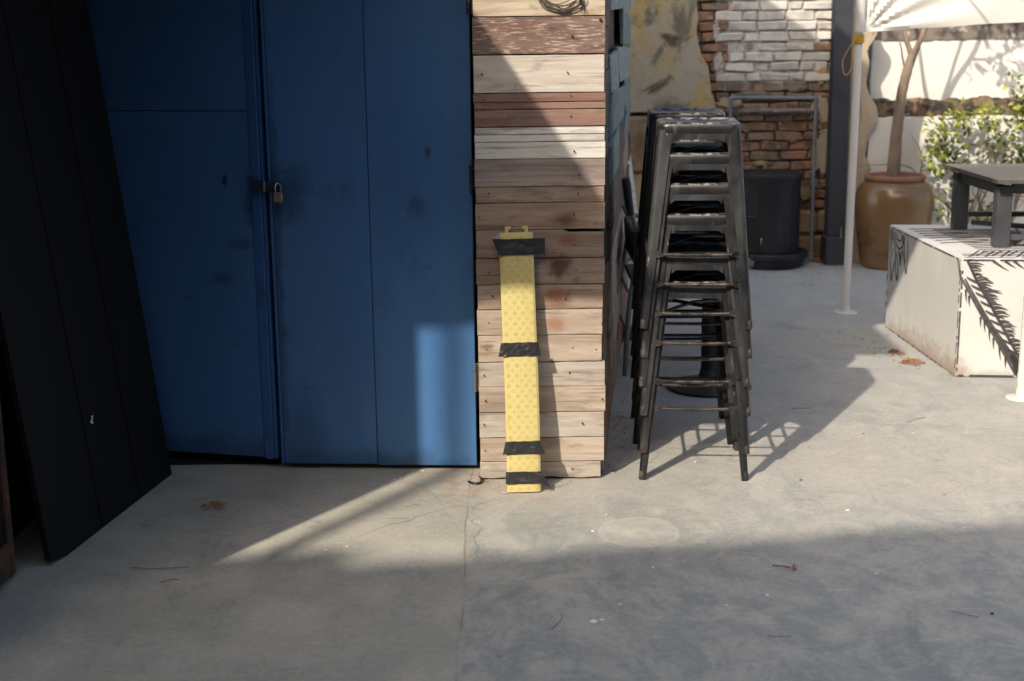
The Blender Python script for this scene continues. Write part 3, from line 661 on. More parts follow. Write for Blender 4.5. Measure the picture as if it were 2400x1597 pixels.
tape(.030, .074, -.0635, -.0625, .098, .060, 9.2, .05, .1, 0, .55)
mb = MB(); mb.tube([(-.043, 4.785, .006), (-.03, 4.784, .004), (-.02, 4.786, .006)], .003, 6)
tag(mb.build('splinter', M['w_lt2'].copy() if False else M['w_lt2']), 'pale wood splinter lying at the foot of the cable ramp', 'splinter')
hk = MB().tube(spline([(-.165, 4.915, .006), (-.148, 4.895, .006), (-.13, 4.89, .007), (-.118, 4.903, .007), (-.117, 4.925, .012), (-.126, 4.935, .02)], 5), .004, 8)
tag(hk.build('bent_hook', M['stool_blk'], smooth=True), 'bent black wire hook lying by the column foot', 'hook')

# ============================================================ BAR STOOLS
SH = .72
def rim_wear(src, name):
    mt = M[src].copy(); mt.name = name; t = mt.node_tree; N, L = t.nodes, t.links; b = N['Principled BSDF']
    tc = N.new('ShaderNodeTexCoord'); sp = N.new('ShaderNodeSeparateXYZ'); L.new(tc.outputs['Object'], sp.inputs[0])
    n = N.new('ShaderNodeTexNoise'); n.inputs['Scale'].default_value = 26; n.inputs['Detail'].default_value = 10; n.inputs['Roughness'].default_value = .75; L.new(tc.outputs['Object'], n.inputs['Vector'])
    a = N.new('ShaderNodeMapRange'); a.interpolation_type = 'SMOOTHSTEP'; L.new(n.outputs['Fac'], a.inputs[0]); a.inputs[1].default_value = .47; a.inputs[2].default_value = .58
    def band(lo, hi, x0, x1):
        q = N.new('ShaderNodeMapRange'); q.interpolation_type = 'SMOOTHSTEP'; L.new(sp.outputs[2], q.inputs[0])
        for i, v in zip((1, 2, 3, 4), (lo, hi, x0, x1)): q.inputs[i].default_value = v
        return q.outputs[0]
    m1 = N.new('ShaderNodeMath'); m1.operation = 'MULTIPLY'; L.new(band(SH - .010, SH - .004, 0, 1), m1.inputs[0]); L.new(band(SH - .003, SH + .001, 1, .45), m1.inputs[1])
    m2 = N.new('ShaderNodeMath'); m2.operation = 'MULTIPLY'; L.new(m1.outputs[0], m2.inputs[0]); L.new(a.outputs[0], m2.inputs[1])
    m3 = N.new('ShaderNodeMath'); m3.operation = 'MULTIPLY'; L.new(m2.outputs[0], m3.inputs[0]); m3.inputs[1].default_value = .8
    mx = N.new('ShaderNodeMixRGB'); L.new(m3.outputs[0], mx.inputs[0]); L.new(b.inputs['Base Color'].links[0].from_socket, mx.inputs[1]); mx.inputs[2].default_value = (.32, .315, .30, 1)
    L.new(mx.outputs[0], b.inputs['Base Color']); return mt
M['stool_seat'] = rim_wear('stool', 'worn_seat_steel'); M['stool_blk_seat'] = rim_wear('stool_blk', 'black_seat_steel')
def stool(mat, matr, matf, label):
    r = thing('bar_stool', label, 'bar stool', (0, 0, 0), None)
    def a_(z): return .198 - (.198 - .1425) * (z / .70)
    def w_(z):
        t = z / .70; base = lerp(.026, .050, min(1, t * 1.05)); return base + (.010 * max(0, (t - .88) / .12) ** 2)
    sgn = [(-1, -1), (1, -1), (1, 1), (-1, 1)]
    zst = [.0, .03, .10, .20, .32, .46, .58, .64, .672, .695]
    for (sx, sy) in sgn:
        mb = MB(); vs = []; fs = []; cr = .016; T = .0022; NP = 9
        for z in zst:
            a, w_arm = a_(z), w_(z); c2 = min(cr, w_arm * .7)
            out = [(a - w_arm, a), (a - w_arm * .55 if w_arm * .55 > c2 else a - c2 - .001, a)]
            for q in range(5):
                t = math.pi / 2 * q / 4; out.append((a - c2 + c2 * math.sin(t), a - c2 + c2 * math.cos(t)))
            out += [(a, a - w_arm * .55 if w_arm * .55 > c2 else a - c2 - .001), (a, a - w_arm)]
            inn = []
            for (x, y) in out: inn.append((min(x, a - T), min(y, a - T)))
            inn = [(x - (0 if i in (0,) else 0), y) for i, (x, y) in enumerate(inn)]
            for (x, y) in out + inn[::-1]: vs.append((x * sx, y * sy, z))
        n2 = NP * 2
        for k in range(len(zst) - 1):
            for q in range(n2): fs.append((k * n2 + q, k * n2 + (q + 1) % n2, (k + 1) * n2 + (q + 1) % n2, (k + 1) * n2 + q))
        fs += [tuple(range(n2)), tuple((len(zst) - 1) * n2 + q for q in range(n2))[::-1]]
        if sx * sy > 0: fs = [f[::-1] for f in fs]
        lg = mb.add(vs, fs).build('leg', M[mat], r, smooth=30)
        ft = MB(); a = a_(0) - .0125
        ft.tube([(a * sx, a * sy, -.001), (a * sx, a * sy, .004), ((a - .001) * sx, (a - .001) * sy, .026), ((a - .003) * sx, (a - .003) * sy, .036)], [.0108, .0122, .0122, .009], 14)
        ft.build('foot', M[matf], lg, smooth=True)
    for k in range(4):                                             # rungs: round bar with flattened, welded ends
        rt_ = Matrix.Rotation(k * math.pi / 2, 3, 'Z'); z = .262 if k % 2 == 0 else .262; mb = MB()
        y = -(a_(z) - .004); xe = a_(z) - .008; xs = a_(z) - .052
        mb.tube([rt_ @ Vector((x, y, zz)) for x, zz in [(-xs, z), (-xs * .5, z - .002), (0, z - .0025), (xs * .5, z - .002), (xs, z)]], [.0066, .0066, .0066, .0066, .0066], 10)
        for s_ in (-1, 1):
            vs = []
            for (x, hz, hy) in [(xs - .006, .006, .006), (xs + .010, .0115, .0022), (xe - .012, .0115, .0022)]:
                for (dy, dz) in [(-hy, -hz), (hy, -hz), (hy, hz), (-hy, hz)]: vs.append(rt_ @ Vector((x * s_, y - .0016 + dy, z + dz)))
            fs = [(q + 4 * k2, (q + 1) % 4 + 4 * k2, (q + 1) % 4 + 4 * k2 + 4, q + 4 * k2 + 4) for k2 in range(2) for q in range(4)] + [(3, 2, 1, 0), (8, 9, 10, 11)]
            if s_ < 0: fs = [f[::-1] for f in fs]
            mb.add(vs, fs)
        mb.build('rung', M[matr], r, smooth=True)
    # pressed seat: dished top, rolled rim, skirt; aprons join the legs below it
    mb = MB(); rings = [(.020, SH - .010, .010), (.060, SH - .010, .02), (.108, SH - .0095, .03), (.124, SH - .005, .034), (.130, SH, .036), (.137, SH - .0015, .037), (.1425, SH - .007, .038), (.1445, SH - .016, .038), (.1447, SH - .036, .038), (.1432, SH - .040, .037), (.1415, SH - .040, .037), (.1425, SH - .018, .037)]
    nq = 8; vs = []; fs = []
    for (hw, z, cr) in rings:
        for ci, (sx, sy) in enumerate([(1, 1), (-1, 1), (-1, -1), (1, -1)]):
            for q in range(nq):
                t = math.pi / 2 * (ci + q / (nq - 1)); vs.append((sx * (hw - cr) + cr * math.cos(t), sy * (hw - cr) + cr * math.sin(t), z))
    n_ = 4 * nq
    for k in range(len(rings) - 1):
        for q in range(n_): fs.append((k * n_ + q, (k + 1) * n_ + q, (k + 1) * n_ + (q + 1) % n_, k * n_ + (q + 1) % n_))
    fs.append(tuple(range(n_)))
    mb.add(vs, fs).build('seat', M[mat + '_seat'], r, smooth=50)
    for k in range(4):
        rt_ = Matrix.Rotation(k * math.pi / 2, 3, 'Z'); mb = MB(); vs = []
        top, lo = .6945, .660
        def yy(z): return -(a_(z) - .0006)
        n_ = 12; pts = []
        for q in range(n_ + 1):
            x = lerp(-.090, .090, q / n_); e = max(0, abs(x) - .074) / .016
            pts.append((x, top, lo - .012 * e * e))
        for (x, z1, z0) in pts: vs += [rt_ @ Vector((x, yy(z1), z1)), rt_ @ Vector((x, yy(z0), z0)), rt_ @ Vector((x, yy(z0) + .002, z0)), rt_ @ Vector((x, yy(z1) + .002, z1))]
        fs = []
        for q in range(n_):
            for w2 in range(4): fs.append((q * 4 + w2, q * 4 + (w2 + 1) % 4, q * 4 + 4 + (w2 + 1) % 4, q * 4 + 4 + w2))
        mb.add(vs, fs).build('apron', M[mat], r)
    mb = MB()
    for q in (1, -1):
        mb.tube([(-.128, -.128 * q, .60), (-.06, -.06 * q, .612), (0, 0, .615 + .004 * q), (.06, .06 * q, .612), (.128, .128 * q, .60)], .007, 6)
    mb.build('cross_brace', M['stool_blk'], r)
    return r
ORD = ['bottom stool', 'second stool from the bottom', 'third stool from the bottom', 'fourth stool from the bottom', 'fifth stool from the bottom', 'sixth stool from the bottom', 'top stool']
qr = random.Random(21)
def stack(proto, base, yaw, zz, what, group):
    for i, z in enumerate(zz):
        o = proto if i == 0 else copy_tree(proto)
        o.location = (base[0] + qr.uniform(-.003, .003), base[1] + qr.uniform(-.003, .003), z + .001)
        o.rotation_euler = (qr.uniform(-.004, .004) if i else 0, qr.uniform(-.004, .004) if i else 0, yaw + qr.uniform(-.012, .012))
        o['label'] = what % (ORD[i] if i < len(zz) - 1 else 'top stool'); o['group'] = group
p1 = stool('stool', 'rung', 'foot', 'x')
stack(p1, (.668, 5.105), R(-4.5), [0, .103, .242, .349, .456, .560], 'scuffed metal bar stool, %s of the worn stack', 'bar stools in the worn front stack')
p2 = stool('stool_blk', 'stool_blk', 'stool_blk', 'x')
stack(p2, (.682, 5.555), R(-3), [0, .082, .175, .270, .366, .466, .566], 'plain black bar stool, %s of the unworn stack', 'bar stools in the black rear stack')

# ============================================================ CHAIR, PEDESTAL AND BRICK BEHIND THE STOOLS
ch = thing('garden_chair', 'grey tubular metal chair with black grips beside the teal side wall', 'chair', (.75, 6.75, 0))
for (yb, yo) in [(6.48, 0), (7.02, .0)]:
    MB().tube(spline([(.528, yb, 0), (.545, yb + .01, .30), (.585, yb + .02, .58), (.590, yb + .02, .66), (.572, yb + .02, .71), (.556, yb + .02, .76)], 5), .0125, 10).build('leg', M['chair_tube'], ch, smooth=True)
    MB().tube([(.553, yb + .02, .755), (.545, yb + .02, .80), (.532, yb + .02, .90), (.528, yb + .02, .925)], [.017, .019, .021, .017], 10).build('grip', M['black_pl'], ch, smooth=True)
    MB().tube(spline([(.588, yb + .02, .665), (.63, yb + .02, .68), (.80, yb + .02, .67), (.98, yb + .02, .645), (1.0, yb + .02, .58), (.985, yb + .01, .3), (.975, yb, 0)], 5), .0125, 10).build('leg', M['chair_tube'], ch, smooth=True)
MB().cbox((.775, 6.76, .43), (.42, .50, .025), .006).build('seat', M['black_pl'], ch)
MB().cbox((.575, 6.76, .60), (.02, .50, .16), .006, Matrix.Rotation(-.06, 3, 'Y')).build('backrest', M['black_pl'], ch)
for z_ in (.2, .40):
    MB().tube([(.54, 6.5, z_), (.54, 7.02, z_)], .008, 8).build('stretcher', M['chair_tube'], ch)
pd = thing('pedestal_stool', 'black pedestal stool on a round iron base behind the bar stools', 'stool', (.89, 6.24, 0))
MB().lathe((.89, 6.245, 0), [(.188, 0), (.192, .006), (.190, .012), (.12, .022), (.06, .035), (.045, .06), (.04, .09)], 48).build('base', M['base_iron'], pd, smooth=True)
MB().lathe((.89, 6.245, .08), [(.038, 0), (.038, .44), (.06, .46), (.06, .475)], 24).build('column', M['black_pl'], pd, smooth=True)
MB().lathe((.89, 6.245, .55), [(.15, 0), (.185, .01), (.19, .025), (.17, .04), (.02, .045)], 40).build('seat', M['black_pl'], pd, smooth=True)
pl = [(-.02, 0), (.018, .0), (.024, .03), (.022, .09), (.012, .125), (-.005, .14), (-.05, .145), (-.14, .145), (-.14, 0)]
MB().prism([(1.068 + x, 6.16, .645 + z) for x, z in pl], (0, .012, 0)).build('backrest', M['black_pl'], pd)
MB().prism([(1.090, 6.15, .66), (1.099, 6.15, .69), (1.088, 6.15, .69)], (0, .02, 0)).build('bracket', M['steel'], pd)
mb = MB(); mb.cbox((.655, 7.27, .034), (.15, .09, .066), .012, Matrix.Rotation(.3, 3, 'Z'), jit=.006)
tag(mb.build('loose_brick', M['b_dark'], off=(.655, 7.27, 0)), 'loose brown brick lying by the teal side wall', 'brick')
mb = MB(); mb.prism([(.735, 9.30, 0), (.80, 9.30, 0), (.80, 9.62, 1.25), (.735, 9.62, 1.25)], (0, .03, 0))
for i_ in range(len(mb.v)):
    v = mb.v[i_]; mb.v[i_] = (v[0] + .09 - v[2] * .115, v[1], v[2])
tag(mb.build('leaning_board', M['w_white']), 'pale grey plank leaning on the stained back wall behind the bar stools', 'plank')

# ============================================================ BACK WALL
WY = 9.78
bw_ = thing('brick_wall', 'old back wall of whitewashed and bare mossy bricks with stained plaster', 'wall', (1.5, 9.9, 0))
MB().box((.95, WY + .20, 1.6), (2.7, .32, 3.2)).build('mortar_core', M['mortar'], bw_)
MB().sheet(lambda u, v: (lerp(1.40 + .03 * nz(v * 9, 1), 2.16 + .03 * nz(v * 8, 4), u), WY + .019 + .004 * nz(u * 20, v * 20), lerp(1.155 + .03 * nz(u * 6, 2), 2.0, v)), 40, 30).build('whitewash_skin', M['whitewash'], bw_)
br = random.Random(4); zc = .012; row = 0
bmesh_cache = {}
while zc < 1.95:
    hh = .056 + br.uniform(-.004, .004)
    x = (1.20 if zc > .98 else 1.24) - (.1 if row % 2 else 0) + br.uniform(-.02, .02)
    while x < 2.26:
        l_ = br.choice([.185, .19, .178, .09, .086, .182]); xc = x + l_ / 2; x += l_ + .011
        t = zc + .03 * nz(xc * 3, zc)
        if t > 1.16 and xc > 1.42 and not (xc > 2.12 and t < 1.5 and br.random() < .5): mt = 'b_white' if br.random() > .04 else 'b_orange'
        elif t > 1.16: mt = br.choice(['b_orange', 'b_orange', 'b_dark'])
        elif t > .93: mt = br.choice(['b_dark', 'b_dark', 'b_dark', 'b_orange'])
        elif t > .35: mt = br.choice(['b_orange', 'b_orange', 'b_dark'])
        else: mt = br.choice(['b_dark', 'b_dark', 'b_orange'])
        if br.random() < .05 and mt != 'b_white': continue
        if xc > 1.86 and zc < .34: continue
        dp = br.uniform(.006, .020) + (.004 if mt == 'b_white' else 0)
        MB().cbox((xc, WY + .02 - dp + .03, zc + hh / 2), (l_, .06, hh), .007, Matrix.Rotation(br.uniform(-.03, .03), 3, 'Y'), jit=.006).build('brick', M[mt], bw_)
    zc += .0668; row += 1
sr = random.Random(9)
for (xa, xb, za, zb) in [(1.87, 2.12, .17, .335), (1.90, 2.20, .005, .16), (2.125, 2.26, .18, .34)]:
    MB().cbox(((xa + xb) / 2, WY - .005, (za + zb) / 2), (xb - xa, .06, zb - za), .02, jit=.012).build('stone', M['stone'], bw_)
pr2 = random.Random(15)
for (cx, cz, rx, rz, mt) in [(1.50, 1.07, .10, .035, 'plaster'), (2.12, 1.02, .07, .10, 'beige'), (1.43, .55, .06, .12, 'stone'), (2.14, .72, .06, .16, 'plaster'), (1.66, 1.135, .12, .022, 'mould'), (1.95, 1.16, .10, .02, 'mould'), (2.13, 1.25, .05, .07, 'plaster'), (1.62, .90, .09, .03, 'mortar'), (1.93, .83, .08, .03, 'mortar'), (1.72, .66, .07, .02, 'plaster'), (2.02, .45, .06, .05, 'stone'), (1.42, 1.33, .035, .09, 'whitewash'), (1.40, 1.55, .03, .08, 'whitewash')]:
    n_ = 22; P = []
    for q in range(n_):
        t = 2 * math.pi * q / n_; k_ = 1 + .55 * nz(math.cos(t) * 2 + cx * 9, math.sin(t) * 2 + cz * 9, 3) + pr2.uniform(-.12, .12); P.append((cx + rx * k_ * math.cos(t), WY + .03, cz + rz * k_ * math.sin(t)))
    mb = MB(); c_ = (cx, WY - .004, cz); I = [(lerp(c_[0], p[0], .82), WY - .001 + .004 * nz(p[0] * 40, p[2] * 40), lerp(c_[2], p[2], .82)) for p in P]
    mb.add(P + I + [c_], [(q, (q + 1) % n_, n_ + (q + 1) % n_, n_ + q) for q in range(n_)] + [(n_ + q, n_ + (q + 1) % n_, 2 * n_) for q in range(n_)])
    mb.build('plaster_patch', M[mt], bw_)
# plaster skin left of the bricks: ragged right edge
def ragged(edge, thick, y, mat, name, x0=-.4, step=.02):
    mb = MB(); pts = []
    z = edge[0][1]
    E = []
    for (xa, za), (xb, zb) in zip(edge, edge[1:]):
        n_ = max(1, int(abs(zb - za) / step))
        for q in range(n_): t = q / n_; E.append((lerp(xa, xb, t) + .014 * nz(za * 9 + q * .37, 3) + .007 * nz(q * 1.9 + za * 31, 8), lerp(za, zb, t)))
    E.append(edge[-1]); nx = 10
    for (x, z_) in E:
        for q in range(nx + 1):
            u = q / nx; xx = lerp(x0, x, u); yy = y - .006 * nz(xx * 4, z_ * 4) + (.010 if q == nx else 0); mb.v.append((xx, yy, z_))
        mb.v.append((x, y + thick, z_))
    nn = nx + 2
    for k in range(len(E) - 1):
        for q in range(nx + 1): mb.f.append((k * nn + q, k * nn + q + 1, (k + 1) * nn + q + 1, (k + 1) * nn + q))
    return mb.build(name, mat, bw_)
ragged([(1.40, 1.02), (1.39, 1.08), (1.37, 1.16), (1.355, 1.25), (1.345, 1.31), (1.30, 1.38), (1.275, 1.46), (1.262, 1.55), (1.272, 1.62), (1.262, 1.72), (1.25, 1.85), (1.24, 2.3), (1.24, 3.0)], .07, WY - .045, M['plaster'], 'plaster_skin')
MB().cbox((.5, WY - .02, .80), (1.5, .1, .385), .02, jit=.004).build('plaster_band', M['stone'], bw_)
MB().cbox((.5, WY - .012, .30), (1.5, .08, .60), .02, jit=.004).build('plaster_base', M['plaster'], bw_)
lg = MB().sheet(lambda u, v: (lerp(1.36, 2.1, u), WY - .012 - .018 * math.sin(math.pi * v) + .006 * nz(u * 14, v), 1.012 + (v - .5) * (.022 + .012 * nz(u * 17, 5)) + .006 * nz(u * 9, 2)), 40, 4, -.01)
lg.build('lime_line', M['mould'], bw_)

# pvc pipe, drum, steel post
pv = thing('pvc_pipe', 'grey pvc pipe bent in a frame along the brick wall', 'pipe', (2.05, 9.62, 0))
MB().tube([(1.488, 9.66, .45), (1.488, 9.66, 1.095)], .0125, 12).build('pipe_run', M['pvc'], pv, smooth=True)
MB().tube([(1.51, 9.66, 1.112), (2.035, 9.64, 1.104)], .0125, 12).build('pipe_run', M['pvc'], pv, smooth=True)
MB().tube([(2.057, 9.64, 1.09), (2.052, 9.62, .05)], .0125, 12).build('pipe_run', M['pvc'], pv, smooth=True)
for pts in ([(1.488, 9.66, 1.08), (1.488, 9.66, 1.10), (1.497, 9.66, 1.111), (1.525, 9.66, 1.113)], [(2.02, 9.64, 1.1045), (2.045, 9.64, 1.104), (2.056, 9.64, 1.094), (2.057, 9.64, 1.07)]):
    MB().tube(spline(pts, 5), .0165, 12).build('elbow', M['pvc'], pv, smooth=True)
MB().tube([(2.053, 9.62, .0), (2.053, 9.62, .015), (2.052, 9.62, .06)], [.024, .022, .018], 12).build('foot_socket', M['pvc'], pv, smooth=True)
dr = thing('planter_drum', 'black plastic drum standing on a wide round tray by the brick wall', 'drum', (1.73, 9.5, 0))
mb = MB(); n_ = 64; prf = [(.195, .10), (.200, .13), (.2, .30), (.203, .56), (.208, .585), (.212, .60), (.210, .622), (.20, .63), (.19, .628)]
vs = []; fs = []
for (r_, z) in prf:
    for j in range(n_):
        t = 2 * math.pi * j / n_; rr = r_ * (1 - (.035 if (j % 8) in (0,) and .1 < z < .57 else 0)); vs.append((1.738 + rr * math.cos(t), 9.50 + rr * math.sin(t), z))
for k in range(len(prf) - 1):
    for j in range(n_): fs.append((k * n_ + j, k * n_ + (j + 1) % n_, (k + 1) * n_ + (j + 1) % n_, (k + 1) * n_ + j))
fs.append(tuple((len(prf) - 1) * n_ + j for j in range(n_)))
mb.add(vs, fs).build('drum_wall', M['black_pl'], dr, smooth=30)
MB().lathe((1.738, 9.50, 0), [(.20, 0), (.23, .01), (.25, .06), (.262, .07), (.262, .095), (.255, .105), (.235, .105), (.22, .09)], 56).build('tray', M['black_pl'], dr, smooth=30)
sp_ = thing('steel_post', 'dark grey steel post on a square footing between brick and white wall', 'post', (2.19, 9.56, 0))
mb = MB(); mb.box((2.19, 9.50, 1.6), (.115, .009, 3.0)); mb.box((2.19, 9.61, 1.6), (.115, .009, 3.0)); mb.box((2.19, 9.555, 1.6), (.008, .101, 3.0)); mb.build('beam', M['post'], sp_)
MB().cbox((2.197, 9.545, .095), (.16, .18, .19), .006).build('footing', M['post'], sp_)
MB().box((2.215, 9.46, .22), (.006, .006, .07)).build('bolt', M['steel'], sp_)

# white garden wall with the mossy ledge
ww = thing('garden_wall', 'white limewashed garden wall with a mossy ledge and grey mould at the top', 'wall', (3.6, 9.9, 0))
MB().box((4.6, WY + .26, 1.5), (4.3, .3, 3.0)).build('upper_wall', M['white_wall'], ww)
def lowfn(u, v): return (lerp(2.42, 6.7, u), WY + .0 + .006 * nz(u * 30, v * 6), lerp(0, .97, v) + (.012 * nz(u * 60, 1) if v > .9 else 0))
MB().sheet(lowfn, 80, 10, -.11).build('lower_wall', M['white_wall'], ww)
def ledge(u, v):
    x = lerp(2.38, 6.7, u); a = math.pi * (v); r_ = .038 + .028 * nz(x * 7, 2) + .012 * nz(x * 23, 5)
    return (x, WY + .035 - .06 * math.sin(a) - .012 * nz(x * 13, v * 3), .985 + .012 * nz(x * 5, 7) - math.cos(a) * r_ + .010 * nz(x * 31, v * 5))
MB().sheet(ledge, 260, 8, -.06).build('ledge', M['moss'], ww)
def mould(u, v):
    x = lerp(2.42, 6.7, u); lo = 1.475 + .02 * nz(x * 9, 3) + .012 * nz(x * 37, 1)
    return (x, WY + .103 + .001 * nz(x * 30, v), lerp(lo, 1.9, v))
MB().sheet(mould, 220, 6, -.004).build('mould_band', M['mould'], ww)
def pil(u, v):
    z_ = lerp(0, 3, v); return (lerp(2.262, 2.405 + .03 * nz(z_ * 5, 2) + .04 * max(0, 1 - abs(z_ - .95) / .25), u), WY - .03 + .01 * nz(u * 5, z_ * 6), z_)
MB().sheet(pil, 8, 90, -.12).build('pilaster', M['beige'], ww)
MB().tube([(2.462, WY + .06, 1.0), (2.452, WY + .06, 1.2), (2.468, WY + .06, 1.75)], .012, 8).build('conduit', M['pvc'], ww)

# ============================================================ POT AND TREE
pc = (2.545, 9.40)
pt = thing('clay_pot', 'big brown glazed clay pot holding the bare tree', 'pot', (*pc, 0))
MB().lathe((*pc, 0), [(.18, 0), (.198, .01), (.208, .06), (.228, .18), (.250, .32), (.260, .42), (.255, .48), (.235, .535), (.205, .568), (.188, .578), (.178, .574), (.17, .55), (.16, .52)], 64, .012).build('body', M['pot'], pt, smooth=True)
MB().lathe((*pc, .575), [(.175, .0), (.189, .002), (.198, .012), (.199, .024), (.193, .036), (.182, .040), (.172, .034), (.168, .015)], 64, .01).build('rim', M['pot_rim'], pt, smooth=True)
MB().lathe((*pc, .55), [(.17, 0), (.165, .01), (.01, .022)], 32).build('soil', M['soil'], pt)
tr = thing('potted_tree', 'bare forked tree growing from the brown pot', 'tree', (2.54, 9.4, .57))
mb = MB(); Yt = 9.40
def limb(pts, r0_, r1_, n=10):
    P = spline(pts, 5); k = len(P)
    for i in range(1, k - 1): P[i] = P[i] + Vector((.004 * nz(i * .7, 1), .004 * nz(i * .9, 5), 0))
    mb.tube(P, [lerp(r0_, r1_, i / (k - 1)) * (1 + .14 * nz(i * .8, r0_ * 90)) for i in range(k)], n)
limb([(2.522, Yt, .55), (2.534, Yt, .80), (2.553, Yt, 1.044), (2.569, Yt, 1.184), (2.600, Yt, 1.322), (2.619, Yt, 1.391)], .041, .027)
limb([(2.617, Yt, 1.375), (2.585, Yt, 1.455), (2.572, Yt, 1.50), (2.548, Yt + .02, 1.60), (2.50, Yt + .04, 1.9), (2.46, Yt + .1, 2.3)], .019, .010)
limb([(2.617, Yt, 1.38), (2.655, Yt, 1.455), (2.685, Yt, 1.529), (2.73, Yt - .02, 1.68), (2.85, Yt - .05, 1.95), (2.95, Yt, 2.3)], .021, .011)
limb([(2.563, Yt + .01, .55), (2.565, Yt + .01, .80), (2.568, Yt + .01, 1.0), (2.589, Yt + .02, 1.184), (2.655, Yt + .02, 1.42), (2.70, Yt + .03, 1.56), (2.80, Yt + .04, 1.9)], .018, .009)
limb([(2.572, Yt - .01, 1.30), (2.552, Yt - .01, 1.375), (2.545, Yt - .01, 1.42), (2.529, Yt - .01, 1.47)], .008, .004, 6)
limb([(2.80, Yt - .04, 1.84), (3.0, Yt - .02, 1.83), (3.2, Yt, 1.9), (3.35, Yt, 1.86)], .009, .004, 6)
limb([(2.73, Yt - .02, 1.68), (2.80, Yt, 1.72), (2.84, Yt, 1.69), (2.86, Yt, 1.66)], .006, .003, 6)
limb([(2.95, Yt - .02, 1.84), (3.05, Yt, 1.75), (3.12, Yt, 1.69)], .006, .003, 6)
limb([(2.515, Yt - .03, .56), (2.505, Yt - .03, .62), (2.512, Yt - .03, .66)], .005, .003, 6)
mb.build('trunk', M['bark'], tr, smooth=True)
def leaf_quad(mb, p, d, up_, l_, wd, fold=.25):
    d = d.normalized(); s_ = d.cross(up_).normalized(); u_ = s_.cross(d)
    mid = p + d * l_ * .5 - u_ * l_ * .06
    mb.add([p, mid + s_ * wd + u_ * wd * fold, p + d * l_ - u_ * l_ * .12, mid - s_ * wd + u_ * wd * fold, mid],
           [(0, 1, 4), (1, 2, 4), (2, 3, 4), (3, 0, 4)])
def rv(rn_): return Vector((rn_.uniform(-1, 1), rn_.uniform(-1, 1), rn_.uniform(-1, 1))).normalized()
lr = random.Random(31); mb = MB()
for (c_, rad, n_) in [((3.10, Yt, 1.78), .14, 34), ((3.30, Yt, 1.86), .13, 30), ((2.88, Yt, 1.72), .05, 8), ((3.2, Yt, 2.1), .3, 60), ((2.75, Yt, 2.4), .4, 80), ((3.12, Yt, 1.66), .05, 8)]:
    for _ in range(n_):
        p = Vector(c_) + rv(lr) * rad * lr.random() ** .5; leaf_quad(mb, p, rv(lr) + Vector((0, 0, -.4)), rv(lr), lr.uniform(.05, .09), lr.uniform(.016, .026))
mb.build('crown', M['leaf'], tr)

# ============================================================ SHRUB ON THE WALL
bs = thing('wall_shrub', 'bushy green shrub growing against the white wall behind the low table', 'shrub', (3.05, 9.5, 0))
sh = random.Random(77); mb = MB(); l1 = MB(); l2 = MB(); tips = []
base = Vector((2.99, 9.55, 0))
def branch(p, d, n_, step, r_, depth):
    P = [p.copy()]
    for i in range(n_):
        d = (d + rv(sh) * .35 + Vector((0, 0, .05))).normalized(); p = p + d * step; p.y = min(p.y, 9.70); P.append(p.copy())
        if depth > 0 and i > 0 and sh.random() < .75: branch(p, (d + rv(sh) * .9).normalized(), max(3, n_ - i), step * .8, r_ * .6, depth - 1)
        if depth == 0 or i > n_ * .5: tips.append((p.copy(), d.copy()))
    mb.tube(P, [lerp(r_, r_ * .4, i / (len(P) - 1)) for i in range(len(P))], 6)
branch(base, Vector((-.05, -.1, 1)), 6, .1, .012, 2); branch(base + Vector((.08, 0, 0)), Vector((.35, -.1, 1)), 8, .1, .011, 2)
branch(base + Vector((.03, 0, .3)), Vector((-.5, -.2, .8)), 5, .1, .009, 2); branch(base + Vector((.3, 0, 0)), Vector((.2, -.1, 1)), 9, .11, .012, 2)
branch(base + Vector((.12, 0, .1)), Vector((.15, -.2, 1)), 6, .1, .010, 2)
mb.build('stem', M['bark'], bs, smooth=True)
blobs = [((2.90, 9.5, .86), (.16, .12, .16), 190), ((2.86, 9.5, .70), (.10, .1, .10), 110), ((3.06, 9.5, .98), (.17, .12, .11), 170), ((2.98, 9.48, .62), (.07, .1, .09), 50), ((3.30, 9.48, .85), (.16, .12, .22), 210),
         ((3.42, 9.45, 1.10), (.13, .1, .10), 110), ((3.36, 9.48, .62), (.10, .1, .12), 60), ((2.94, 9.48, .40), (.10, .1, .12), 60), ((3.10, 9.45, .33), (.14, .1, .14), 90), ((3.55, 9.5, .9), (.2, .12, .25), 160), ((3.2, 9.45, .2), (.2, .1, .16), 60), ((2.86, 9.45, .55), (.03, .05, .06), 12), ((3.3, 9.45, 1.2), (.05, .05, .06), 14)]
for (c_, rr, n_) in blobs:
    for _ in range(int(n_ * .95)):
        v = rv(sh) * sh.random() ** .42; p = Vector((c_[0] + v.x * rr[0], c_[1] + v.y * rr[1], c_[2] + v.z * rr[2]))
        if nz(p.x * 12, p.y * 12, p.z * 12) < -.22: continue
        d = (v + rv(sh) * .8 + Vector((0, -.25, .1))); (l2 if sh.random() < .38 else l1)
        leaf_quad(l2 if sh.random() < .38 else l1, p, d, Vector((0, -.5, 1)) + rv(sh) * .5, sh.uniform(.035, .062), sh.uniform(.011, .019))
stuff(l1.build('leaves', M['leaf'], bs)); stuff(l2.build('bright_leaves', M['leaf_lt'], bs))

